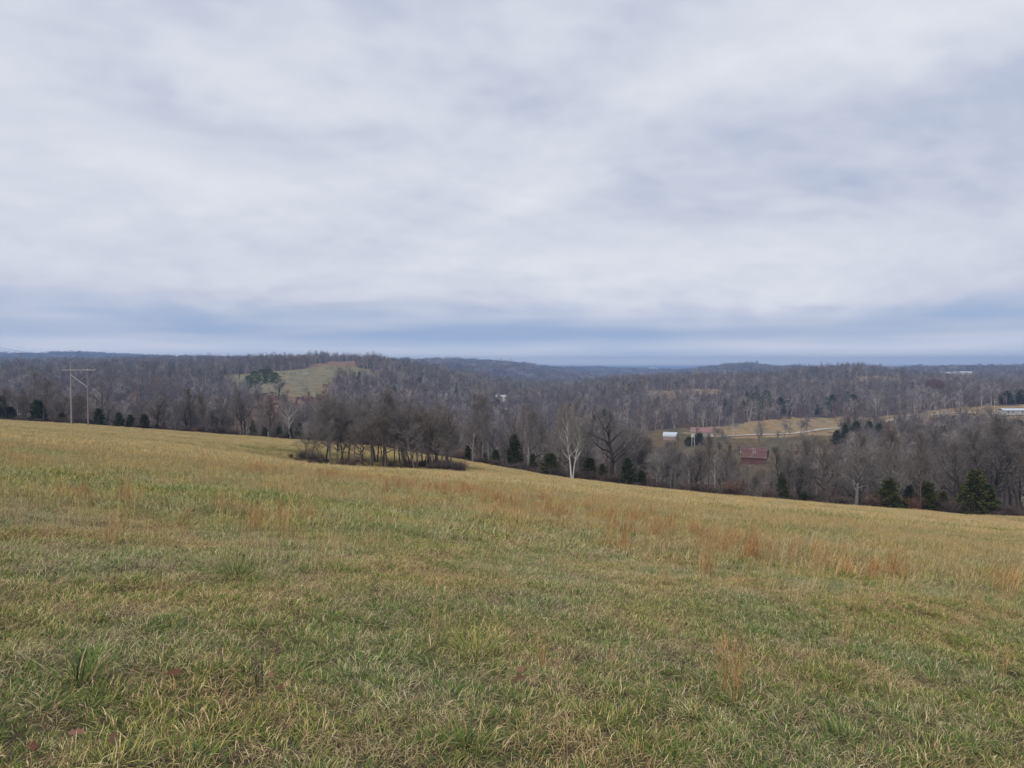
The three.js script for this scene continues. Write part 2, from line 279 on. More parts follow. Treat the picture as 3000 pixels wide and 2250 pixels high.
  for (let s = 0; s < stems; s++) {
    const a = s * 6.28 / stems + R(), lean = stems > 1 ? rr(0.06, 0.2) : o.lean ?? rr(0, 0.06), k = s ? rr(0.75, 0.95) : 1;
    // root flare then stem
    const base = stems > 1 ? [Math.cos(a) * 0.25, -0.4, Math.sin(a) * 0.25] : [0, -0.4, 0];
    tube(wood, [V.add(base, [0, 0, 0]), V.add(base, [0, 0.45, 0]), V.add(base, [0, 0.9, 0])], [o.r * k * 1.5, o.r * k * 1.25, o.r * k], sidesOf[0]);
    grow(V.add(base, [0, 0.85, 0]), V.norm([Math.cos(a) * lean, 1, Math.sin(a) * lean]), H * o.trunkTop * k, o.r * k, 0, R() * 6);
  }
  return { wood: wood.geo(), twig: twig.geo() };
}
const SHAPES = {   // habits seen in the photo
  slim: { H: 13, r: 0.20, crownBase: 0.34, spread: 0.24, angleLow: 0.95, angleTop: 0.5, trunkTop: 0.86, wobble: 0.10, lift: 0.16 },
  broad: { H: 13, r: 0.34, crownBase: 0.26, spread: 0.40, angleLow: 1.2, angleTop: 0.55, trunkTop: 0.66, wobble: 0.18, lift: 0.12 },
  fork: { H: 12, r: 0.25, crownBase: 0.3, spread: 0.34, angleLow: 1.0, angleTop: 0.45, trunkTop: 0.72, wobble: 0.16, stems: 2, lift: 0.14 },
  sycamore: { H: 13, r: 0.17, crownBase: 0.3, spread: 0.36, angleLow: 0.85, angleTop: 0.3, trunkTop: 0.8, wobble: 0.15, stems: 2, lift: 0.2, limbs: 17 },
  tangle: { H: 10, r: 0.19, crownBase: 0.18, spread: 0.36, angleLow: 1.25, angleTop: 0.7, trunkTop: 0.75, wobble: 0.24, lift: 0.06 },
};
const LOD = { 4: { limbs: 12, branches: 8, twigs: 6, twiglets: 4, twigW: 0.032, quality: 3, thin: 0.7 }, 3: { limbs: 12, branches: 8, twigs: 6, twiglets: 5, twigW: 0.036, quality: 3 }, 2: { limbs: 9, branches: 6, twigs: 5, twiglets: 3, twigW: 0.045, quality: 2 }, 1: { limbs: 6, branches: 4, twigs: 8, twiglets: 0, twigW: 0.075, quality: 1 } };
const barkTex = noiseTex(256, (u, v) => { const a = tileN(u, v, 5), b = tileN(u * 1, v, 30); const k = 0.82 + 0.35 * a + 0.3 * b; return [k, k, k]; }, false);
const woodMats = {}, twigMats = {};
for (const [k, c] of Object.entries(BARK)) { woodMats[k] = matte(c[0], c[1], c[2]); twigMats[k] = matte(c[0] * 0.95, c[1] * 0.9, c[2] * 0.92); }
twigMats.grey.color.setRGB(0.215, 0.198, 0.188); twigMats.brown.color.setRGB(0.180, 0.155, 0.138); twigMats.white.color.setRGB(0.27, 0.25, 0.232); twigMats.pale.color.setRGB(0.27, 0.25, 0.235); twigMats.dark.color.setRGB(0.165, 0.150, 0.142);
const protoGeo = {};
function geoOf(shape, lod, variant) { const k = shape + lod + '_' + variant; return protoGeo[k] ??= bareTree({ ...LOD[lod], ...SHAPES[shape], seed: 1000 + variant * 37 + lod * 7 + shape.length * 101 }); }
function makeTree(name, shape, lod, variant, tone, X, D, turn, scale, yoff = 0) {
  const g = group(name, X, heightAt(X, D) + yoff, D, turn), q = geoOf(shape, lod, variant);
  part('trunk', q.wood, woodMats[tone], g); part('crown', q.twig, twigMats[tone], g);
  if (Array.isArray(scale)) g.scale.set(...scale); else g.scale.setScalar(scale);
  return g;
}
const colX = (px, D) => D * (px - 1500) / F;
const RT = rngOf(77), rt = (a, b) => a + RT() * (b - a);
const occupied = [];
const freeAt = (X, D, r) => occupied.every(([x, d, q]) => Math.hypot(x - X, d - D) > Math.max(r, q));

// --- landmark trees
function landmark(name, label, shape, variant, tone, px, D, height, o = {}) {
  const X = colX(px, D), t = makeTree(name, shape, 3, variant, tone, X, D, o.turn ?? rt(0, 6), [height / SHAPES[shape].H * (o.wide ?? 1), height / SHAPES[shape].H, height / SHAPES[shape].H * (o.wide ?? 1)]);
  occupied.push([X, D, o.room ?? 3]);
  return tag(t, label, 'tree', o.group);
}
landmark('sycamore_tree', 'white-trunked double-stem sycamore at the field edge beside the big dark oak', 'sycamore', 31, 'white', 1677, 143, 14, { room: 4 });
landmark('oak_tree', 'big dark spreading oak at the field edge just right of the white sycamore', 'broad', 32, 'dark', 1795, 144, 17, { wide: 1.15, room: 5 });
landmark('sycamore_tree', 'huge white sycamore with crooked limbs behind the tan valley field', 'broad', 33, 'white', 2570, 600, 24, { room: 8 });
landmark('sycamore_tree', 'white-limbed sycamore behind the large cedar at the far right', 'sycamore', 34, 'white', 2862, 240, 17, { wide: 1.2, room: 6 });
landmark('sycamore_tree', 'pale crooked sycamore in front of the tan field right of the farmhouse', 'tangle', 35, 'white', 2150, 440, 15, { room: 5 });
landmark('sycamore_tree', 'small white leaning sycamore snag beside the gravel drive', 'tangle', 36, 'white', 2680, 520, 12);
for (const [i, [px, D, h]] of [[1350, 780, 18], [1405, 800, 20], [1440, 790, 17], [1508, 820, 23], [1585, 900, 22], [1600, 930, 20]].entries()) landmark('sycamore_tree', ['leftmost', 'second from left', 'third from left', 'tallest middle', 'second farthest', 'farthest right'][i] + ' of the pale creek sycamores in the central valley woods', 'sycamore', 40 + i % 3, 'pale', px, D, h, { group: 'pale sycamores along the creek' });
for (const [i, [px, D, h, w]] of [[700, 760, 17, 1.1], [815, 560, 19, 1.2], [650, 740, 14, 1]].entries()) landmark('oak_tree', ['bare oak on the brow of the green hill pasture', 'wide bare oak right beside the green pines on the hill pasture', 'bare tree on the left end of the green hill pasture'][i], 'broad', 45 + i, 'dark', px, D, h, { wide: w });
for (const [i, [px, D, h]] of [[2347, 430, 11], [2365, 432, 12], [2225, 400, 15], [2300, 415, 13], [2120, 425, 8]].entries()) landmark('yard_tree', ['straight bare tree beside the gravel drive', 'bent bare tree leaning over the gravel drive', 'round dense bare tree behind the red barn', 'bare tree between the barn and the gravel drive', 'small bare tree in the tan field by the farmhouse'][i], i === 2 ? 'broad' : 'tangle', 48 + i, 'grey', px, D, h, { room: 4 });
for (const [i, [px, D]] of [[2440, 1160], [2470, 1170], [2520, 1190], [2548, 1195], [2572, 1200]].entries()) landmark('oak_tree', ['leftmost', 'second', 'third', 'fourth', 'rightmost'][i] + ' bare skyline oak above the small straw field', 'broad', 53 + i % 3, 'grey', px, D, 17 + i % 3, { group: 'skyline oaks above the straw field' });

for (const [i, [px, D, h]] of [[2150, 300, 10], [2120, 270, 11], [2292, 285, 12], [2135, 290, 10], [1925, 290, 10], [2045, 300, 11], [2075, 400, 9], [1985, 400, 9], [2046, 428, 8], [2100, 425, 9]].entries()) landmark('yard_tree', ['tangled bare tree in front of the barn\'s left end', 'forked bare tree a little left of the barn', 'tall bare tree just right of the barn\'s gable end', 'bare tree just left of the red barn', 'bare tree before the small red-roofed outbuilding', 'bare tree before the long low grey shed', 'bare tree before the farmhouse\'s right half', 'bare tree between arched shed and farmhouse', 'low bare tree against the farmhouse wall', 'bare tree at the farmhouse end of the gravel drive'][i], ['tangle', 'fork', 'broad', 'slim'][i % 4], 10 + i % 5, ['grey', 'dark', 'brown'][i % 3], px, D, h, { room: 4 });
for (let i = 0, made = 0; i < 900 && made < 30; i++) {
  const px = rt(1880, 2500), D = rt(232, 425), X = colX(px, D); if (coverAt(X, D) !== 'yard' || !freeAt(X, D, 9) || (Math.abs(px - 2212) < 75 && D < 350) || (Math.abs(px - 2055) < 45 && D > 400)) continue;
  const how = ['slim grey', 'crooked brown', 'forked dark'][made % 3] + (D < 300 ? ' near-side' : ' far-side'); landmark('yard_tree', how + (px < 2100 ? ' bare tree scattered round the sheds below the farmhouse' : px < 2330 ? ' bare tree standing loosely around the red barn' : ' bare tree on the grassy slope right of the barn'), ['slim', 'tangle', 'fork'][made % 3], 10 + made % 5, ['grey', 'brown', 'dark'][made % 3], px, D, rt(6.5, 9.5), { group: px < 2100 ? 'trees round the sheds' : px < 2330 ? 'trees around the barn' : 'trees on the slope right of the barn', room: 5 }); made++;
}
// --- copse standing in the meadow
const copse = [];
{
  const list = [[967, 110, 9.8, 'fork', 'grey', 'forked grey tree, tallest in the meadow copse'], [1003, 109, 8.2, 'tangle', 'dark', 'dark leaning tree with a crooked trunk in the copse'], [1036, 108, 9, 'slim', 'grey'], [1085, 107.5, 8.6, 'fork', 'grey'], [1122, 107, 10.2, 'slim', 'dark', 'tall straight dark tree in the middle of the copse'], [1131, 108, 10, 'slim', 'dark'], [1180, 107.5, 9.6, 'broad', 'grey'], [1203, 107, 9, 'slim', 'brown'], [1222, 108, 8.5, 'slim', 'grey'], [1250, 106.5, 8.4, 'tangle', 'brown'], [1307, 105, 9.2, 'broad', 'brown', 'rounded brown tree at the right end of the copse'], [1292, 106, 7.6, 'slim', 'grey'], [940, 111, 6.5, 'tangle', 'grey'], [915, 112, 5.2, 'tangle', 'brown'], [1060, 110, 7.5, 'slim', 'brown'], [1155, 110, 8.8, 'slim', 'grey'], [985, 113, 8.5, 'slim', 'brown'], [1020, 114, 8.8, 'broad', 'grey'], [1100, 113, 9.2, 'fork', 'brown'], [1240, 111, 9.0, 'fork', 'grey'], [1275, 112, 8.4, 'broad', 'grey'], [1170, 113, 9.3, 'slim', 'grey'], [1065, 106.5, 6, 'tangle', 'brown'], [890, 112, 4.2, 'tangle', 'brown'], [1212, 104.5, 6.5, 'tangle', 'grey'], [1325, 105.5, 6.2, 'tangle', 'grey']];
  for (let i = 0; i < 20; i++) list.push([rt(880, 1345), rt(104.5, 114), rt(6, 9.6), ['slim', 'broad', 'fork', 'tangle'][i % 4], ['grey', 'brown'][i % 2]]);
  list.forEach(([px, D, h, s, tone, label], i) => {
    const X = colX(px, D), k = h * 1.13 / SHAPES[s].H, t = makeTree('copse_tree', s, 4, 10 + i % 5, tone, X, D, rt(0, 6), [k * rt(0.9, 1.15), k, k * rt(0.9, 1.15)]);
    tag(t, label ?? `${{ slim: 'slim', broad: 'spreading', fork: 'forked', tangle: 'crooked' }[s]} ${tone === 'brown' ? 'brownish' : tone} ${h < 7 ? 'low' : h < 8.7 ? 'middling' : 'tall'} tree in the copse's ${D > 109.5 ? 'back' : 'front'}, ${px < 990 ? 'left end' : px < 1090 ? 'left of its middle' : px < 1190 ? 'right of its middle' : 'right end'}`, 'tree', 'trees of the meadow copse');
    occupied.push([X, D, 1]);
  });
}
// --- front of the woods along the field edge: single trees
{
  const marks = [[60, 'the cedars at the left photo edge'], [160, 'the large rounded cedar near the poles'], [300, 'the twin utility poles'], [440, 'the cedar row right of the poles'], [600, 'the open wood edge left of the white post'], [720, 'the tall narrow cedar by the white post'], [860, 'the small cedars left of the copse'], [980, 'the left half of the meadow copse'], [1120, 'the middle of the meadow copse'], [1260, 'the right half of the meadow copse'], [1380, 'the rise right of the copse'], [1500, 'the bushy cedar on the rise'], [1640, 'the wide cedar left of the white sycamore'], [1740, 'the white sycamore'], [1880, 'the big dark oak'], [2020, 'the red-roofed outbuilding'], [2160, 'the low grey shed'], [2270, 'the red barn'], [2380, 'the upright cedar below the barn'], [2500, 'the brown slope right of the barn'], [2640, 'the conical cedar at right'], [2740, 'the broad olive cedar at right'], [2830, 'the low dim cedar at right'], [2930, 'the tallest right cedar'], [9999, 'the right photo edge']];
  const habit = { slim: 'slim', broad: 'spreading', fork: 'forked', tangle: 'crooked' };
  let made = 0;
  for (let i = 0; i < 9000 && made < 262; i++) {
    const px = rt(-90, 3090), off = rt(0, 1), D0 = edgeD((px - 1500) / F), D = D0 + 2 + off ** 1.5 * (px > 1350 ? 46 : 60), X = colX(px, D);
    if (px > 860 && px < 1340 && RT() < 0.35) continue;
    if (lineDist(X, D) < 9 || coverAt(X, D) !== 'wood' || !freeAt(X, D, px > 1350 ? 2.3 : 2.9)) continue;
    const s = ['slim', 'slim', 'slim', 'broad', 'fork', 'tangle'][Math.floor(RT() * 6)];
    const frontRight = px > 2145 && px < 2280 ? 0.6 : px > 1900 && px < 2500 ? 0.9 : px > 2800 ? 1.45 : px > 2500 ? 1.1 : px > 1380 ? 1.22 : 1;
    const h = SHAPES[s].H * rt(0.72, 1.12) * frontRight * (off < 0.2 ? 0.85 : 1), k = h / SHAPES[s].H;
    const z = marks.find((q) => px < q[0]), tone = RT() < 0.36 ? 'grey' : RT() < 0.5 ? 'brown' : RT() < 0.8 ? 'dark' : 'pale';
    const t = makeTree('hardwood_tree', s, off < 0.45 ? 3 : 2, 10 + Math.floor(RT() * 5), tone, X, D, rt(0, 6), [k * rt(0.85, 1.15), k, k * rt(0.85, 1.15)]);
    const word = { grey: 'grey', brown: 'brownish', dark: 'dark', pale: 'pale' }[tone];
    tag(t, `${habit[s]} ${word} bare tree, ${off < 0.3 ? 'front row' : off < 0.65 ? 'second rank' : 'rear rank'}, by ${z[1]}`, 'tree', `bare trees by ${z[1]}`);
    occupied.push([X, D, 2.2]); made++;
  }
  console.log('edge trees', made);
}
// ---------------------------------------------------------------- cedars and pines
function cedarGeo(seed, o = {}) {
  const R = rngOf(seed), rr = (a, b) => a + R() * (b - a), leaf = new Buf(true), wood = new Buf(), H = 6, W = o.width ?? 1.9, fat = o.fat ?? 0.35;
  tube(wood, [[0, -0.3, 0], [0, 0.5, 0], [0.03, H * 0.5, 0.02], [0, H * 0.95, 0]], [0.16, 0.12, 0.07, 0.01], 5);
  const nB = o.n ?? 150;
  for (let i = 0; i < nB; i++) {
    const f = (i + R()) / nB, y = H * (o.bare ?? 0.03) + (1 - (o.bare ?? 0.03)) * H * f * 0.99, az = i * 2.399 + rr(-0.3, 0.3);
    const prof = Math.pow(1 - f, 0.45) * (1 - fat * Math.pow(1 - f, 5)) * (0.84 + 0.30 * n2(Math.cos(az) * 0.9 + seed * 3.1, Math.sin(az) * 0.9 + f * 2.2) + 0.30 * n2(Math.cos(az) * 2.4 + seed, Math.sin(az) * 2.4 + f * 6)), L = Math.max(0.12, W * prof * rr(0.7, 1.12));
    const d = V.norm([Math.cos(az), rr(0.12, 0.55) + f * 0.8, Math.sin(az)]);
    const nS = Math.ceil(9 + 20 * L);
    for (let k = 0; k < nS; k++) {
      const t = 0.2 + 0.8 * Math.sqrt((k + R()) / nS), p = [d[0] * L * t + rr(-0.16, 0.16), y + d[1] * L * t * 0.55 + rr(-0.14, 0.14), d[2] * L * t + rr(-0.16, 0.16)];
      const e = V.norm([d[0] + rr(-0.9, 0.9), d[1] * 0.6 + rr(-0.5, 0.9), d[2] + rr(-0.9, 0.9)]), s = V.norm(V.cross(e, [rr(-1, 1), rr(-1, 1), rr(-1, 1)])), l = rr(0.16, 0.38), w = rr(0.05, 0.10);
      const tc = R(); leaf.tri(V.add(p, s, w), V.add(p, s, -w), V.add(p, e, l), tc < 0.12 ? [2.1, 1.25, 0.9] : tc < 0.5 ? [1.25, 1.2, 1.1] : [0.85, 0.9, 0.85]);
    }
  }
  return { leaf: leaf.geo(), wood: wood.geo() };
}
const cedarG = [cedarGeo(1), cedarGeo(2, { width: 2.3, fat: 0.15 }), cedarGeo(3, { width: 1.5 }), cedarGeo(4, { width: 2.6, fat: 0.5, n: 170 })];
const cedarMats = [matte(0.060, 0.080, 0.036, { vertexColors: true }), matte(0.076, 0.090, 0.036, { vertexColors: true }), matte(0.053, 0.072, 0.042, { vertexColors: true })], pineMat = matte(0.066, 0.110, 0.034), cedarWood = matte(0.12, 0.085, 0.065);
function cedar(name, label, px, D, h, w, v, mat, o = {}) {
  const X = colX(px, D), g = group(name, X, heightAt(X, D) + (o.y ?? 0), D, rt(0, 6)), q = cedarG[v];
  part('trunk', q.wood, cedarWood, g); part('crown', q.leaf, mat ?? cedarMats[Math.floor(RT() * 3)], g);
  const base = [1.9, 2.3, 1.5, 2.6][v]; g.scale.set(w / 2 / base, h / 6, w / 2 / base);
  return tag(g, label, 'tree', o.group);
}
// [column, height in photo rows, width in columns, depth past the field edge, geometry, label]
for (const [px, hp, wp, off, v, label] of [
  [2, 66, 50, 4, 0, 'dark cedar cut by the left edge of the photo'], [30, 40, 50, 6, 1, 'low dark cedar near the left photo edge'], [110, 62, 70, 2, 3, 'large rounded cedar left of the twin utility poles'], [180, 34, 40, 6, 1, 'small dim cedar just left of the utility poles'],
  [287, 48, 46, 2, 1, 'rounded cedar right beside the twin utility poles'], [346, 42, 40, 2, 0, 'second cedar to the right of the utility poles'], [380, 40, 34, 3, 2, 'narrow cedar, third to the right of the utility poles'], [420, 44, 46, 2, 3, 'broad cedar, fourth to the right of the utility poles'], [458, 20, 28, 1, 1, 'tiny cedar at the end of the row right of the utility poles'],
  [740, 44, 24, 2, 2, 'tall narrow cedar left of the white fence post'], [775, 28, 26, 2, 1, 'small cedar beside the white fence post'], [815, 32, 28, 2, 0, 'small cedar between the fence post and the copse'], [848, 30, 27, 1, 1, 'rounded small cedar just left of the copse'], [876, 46, 36, 4, 3, 'dim cedar behind the left end of the copse'],
  [1062, 50, 52, 8, 3, 'broad dark cedar seen through the copse'], [960, 60, 40, 8, 0, 'tall dark cedar seen behind the forked copse tree'],
  [1370, 44, 28, 2, 2, 'small cedar at the right end of the copse on the rise'], [1418, 34, 32, 5, 1, 'low cedar on the rise right of the copse'], [1452, 46, 46, 2, 3, 'bushy cedar on the rise between copse and sycamore'], [1508, 105, 66, 14, 0, 'tall half-hidden cedar behind bare limbs left of the sycamore'], [1560, 60, 40, 10, 0, 'dim cedar in the wood left of the sycamore'],
  [1612, 62, 80, 1, 3, 'wide dark cedar at the foot of the white sycamore, left side'], [1728, 64, 78, 2, 3, 'wide dark cedar between sycamore and dark oak'], [1765, 50, 46, 1, 1, 'low cedar at the foot of the dark oak'], [1840, 74, 62, 2, 1, 'dark cedar just right of the dark oak'], [1880, 50, 44, 4, 0, 'dim cedar second to the right of the dark oak'],
  [2295, 78, 46, 1, 0, 'upright cedar at the field edge below the barn'], [2358, 36, 42, 2, 1, 'low cedar right of the upright cedar below the barn'],
  [2610, 84, 72, 0, 1, 'conical cedar, leftmost of the three at the right field edge'], [2668, 70, 44, 4, 0, 'dim slender cedar in the gap at the right field edge'], [2722, 78, 70, 1, 3, 'broad olive cedar in the middle at the right field edge'], [2768, 62, 44, 3, 1, 'low dim cedar beside the tallest right cedar'], [2862, 118, 84, 0, 1, 'tallest pointed cedar at the right field edge'], [2900, 84, 64, 1, 0, 'shoulder cedar joined to the tallest right cedar'],
]) { const D = edgeD((px - 1500) / F) + 1.5 + off; cedar('cedar_tree', label, px, D, hp * D / F * 1.15, wp * D / F * (px > 2500 ? 1.5 : 1.22), v); occupied.push([colX(px, D), D, 1]); }
for (const [px, hp, wp, D, v, label, grp, mat] of [
  [2455, 40, 40, 390, 1, 'leftmost and lowest cedar of the clump on the brown slope', 'cedars on the brown slope'], [2478, 62, 34, 385, 0, 'slim cedar, second from left in the clump on the brown slope', 'cedars on the brown slope'], [2510, 70, 46, 380, 1, 'tallest cedar of the clump on the brown slope', 'cedars on the brown slope'], [2548, 66, 44, 380, 3, 'broad cedar right of the tallest one on the brown slope', 'cedars on the brown slope'], [2578, 60, 44, 375, 1, 'rightmost cedar of the clump on the brown slope', 'cedars on the brown slope'], [2535, 40, 34, 340, 0, 'small cedar in front of the clump on the brown slope', 'cedars on the brown slope'],
  [2690, 50, 44, 320, 1, 'low leftmost cedar in the dark group behind the right field edge', 'cedars in the right wood'], [2730, 80, 46, 310, 0, 'upright cedar, second from left in the dark group behind the right edge', 'cedars in the right wood'], [2765, 96, 50, 300, 0, 'tallest cedar in the dark group behind the right field edge', 'cedars in the right wood'], [2790, 74, 44, 315, 1, 'cedar at the right end of the dark group behind the right edge', 'cedars in the right wood'], [2990, 70, 50, 330, 1, 'lone cedar in the right wood, cut by the photo edge', 'cedars in the right wood'],
  [2050, 32, 50, 415, 3, 'dark round cedar in front of the farmhouse', null], [2020, 26, 36, 412, 1, 'smaller cedar left of the farmhouse cedar', null],
  [2092, 34, 30, 600, 1, 'dim cedar behind the farmhouse roof', null], [2286, 46, 36, 650, 1, 'dark cedar right of the two bright green pines', null], [2308, 38, 40, 655, 3, 'broad dark cedar beyond the two bright green pines', null], [2393, 26, 44, 660, 3, 'low dark cedar at the back of the tan field', null], [2440, 48, 36, 680, 0, 'dim cedar at the back right of the tan field', null], [1770, 44, 26, 560, 0, 'lone dark cedar above the grey valley woods', null], [1740, 24, 30, 560, 1, 'small cedar below the lone dark cedar in the valley', null],
  [2500, 40, 40, 690, 1, 'dim cedar in the woods left of the huge white sycamore', null], [2950, 40, 50, 560, 1, 'dark cedar behind the white mobile home', null], [2995, 44, 46, 565, 3, 'dark cedar behind the white mobile home, cut by the photo edge', null], [2900, 30, 34, 620, 1, 'dim cedar left behind the white mobile home', null],
]) cedar('cedar_tree', label, px, D, hp * D / F, wp * D / F * 1.3, v, mat, { group: grp ?? undefined });
// pines with a bare lower stem
function pineGeo(seed, bare) {
  const R = rngOf(seed), rr = (a, b) => a + R() * (b - a), leaf = new Buf(), wood = new Buf(), H = 16;
  tube(wood, [[0, -0.4, 0], [0.1, H * 0.35, 0], [0.05, H * 0.7, 0.1], [0, H * 0.98, 0]], [0.24, 0.19, 0.12, 0.02], 6);
  for (let i = 0; i < 58; i++) {
    const f = (i + R()) / 58, y = H * (bare + (0.98 - bare) * f), az = i * 2.4, L = (0.8 + 3.1 * Math.sin(Math.PI * Math.min(1, 0.22 + f * 0.78)) ** 0.8) * rr(0.6, 1.1), e = [Math.cos(az) * L, L * rr(0.1, 0.4), Math.sin(az) * L];
    tube(wood, [[0, y, 0], V.add([0, y, 0], e)], [0.05, 0.015], 3);
    for (let k = 0; k < 60; k++) { const t = rr(0.45, 1.1), p = [e[0] * t + rr(-0.55, 0.55), y + e[1] * t + rr(-0.25, 0.45), e[2] * t + rr(-0.55, 0.55)], d = V.norm([rr(-1, 1), rr(-0.2, 1), rr(-1, 1)]), s = V.norm(V.cross(d, [rr(-1, 1), rr(-1, 1), rr(-1, 1)])); leaf.tri(V.add(p, s, 0.09), V.add(p, s, -0.09), V.add(p, d, rr(0.3, 0.6))); }
  }
  return { leaf: leaf.geo(), wood: wood.geo() };
}
const pineG = [pineGeo(5, 0.42), pineGeo(6, 0.36), pineGeo(7, 0.1)];
function pine(label, px, D, h, w, v, grp) { const X = colX(px, D), g = group('pine_tree', X, heightAt(X, D), D, rt(0, 6)), q = pineG[v]; part('trunk', q.wood, woodMats.pale, g); part('crown', q.leaf, pineMat, g); g.scale.set(w / 7.4, h / 16, w / 7.4); occupied.push([X, D, 3]); return tag(g, label, 'tree', grp); }
for (const [px, D, h, w] of [[727, 600, 16, 10], [746, 612, 19, 11], [767, 604, 20.5, 12], [788, 608, 20, 11], [806, 616, 17, 10]]) pine(`${{ 727: 'leftmost low', 746: 'second from left', 767: 'tallest middle', 788: 'second from right', 806: 'rightmost' }[px]} pine of the green clump on the hill pasture`, px, D, h, w, px % 2, 'pines on the hill pasture');
pine('bright green bushy pine, left of the pair behind the tan field', 2213, 640, 19, 14, 2); pine('bright green pointed pine, right of the pair behind the tan field', 2247, 640, 21, 12, 2);
// oak that kept its red leaves
{
  const X = colX(2738, 720), g = group('red_oak_tree', X, heightAt(X, 720), 720, 1), q = geoOf('broad', 2, 12), R = rngOf(5), b = new Buf();
  for (let i = 0; i < 6500; i++) { const a = R() * 6.28, v = R() * 2 - 1, r = Math.cbrt(R()), c = Math.sqrt(1 - v * v), p = [Math.cos(a) * c * r * 5.2 * (1 + 0.3 * n2(a, v)), 9.5 + v * r * 3.4, Math.sin(a) * c * r * 5.2], d = V.norm([R() - 0.5, R() - 0.5, R() - 0.5]), s = V.norm(V.cross(d, [R() - 0.5, R() - 0.5, R() - 0.5])); b.tri(V.add(p, s, 0.07), V.add(p, s, -0.07), V.add(p, d, 0.26)); }
  part('trunk', q.wood, woodMats.brown, g); part('crown', q.twig, twigMats.brown, g); part('leaves', b.geo(), matte(0.145, 0.062, 0.048), g); g.scale.setScalar(1.7);
  tag(g, 'broad oak still carrying dull red leaves amid the grey woods', 'tree');
}
console.log('trees done');

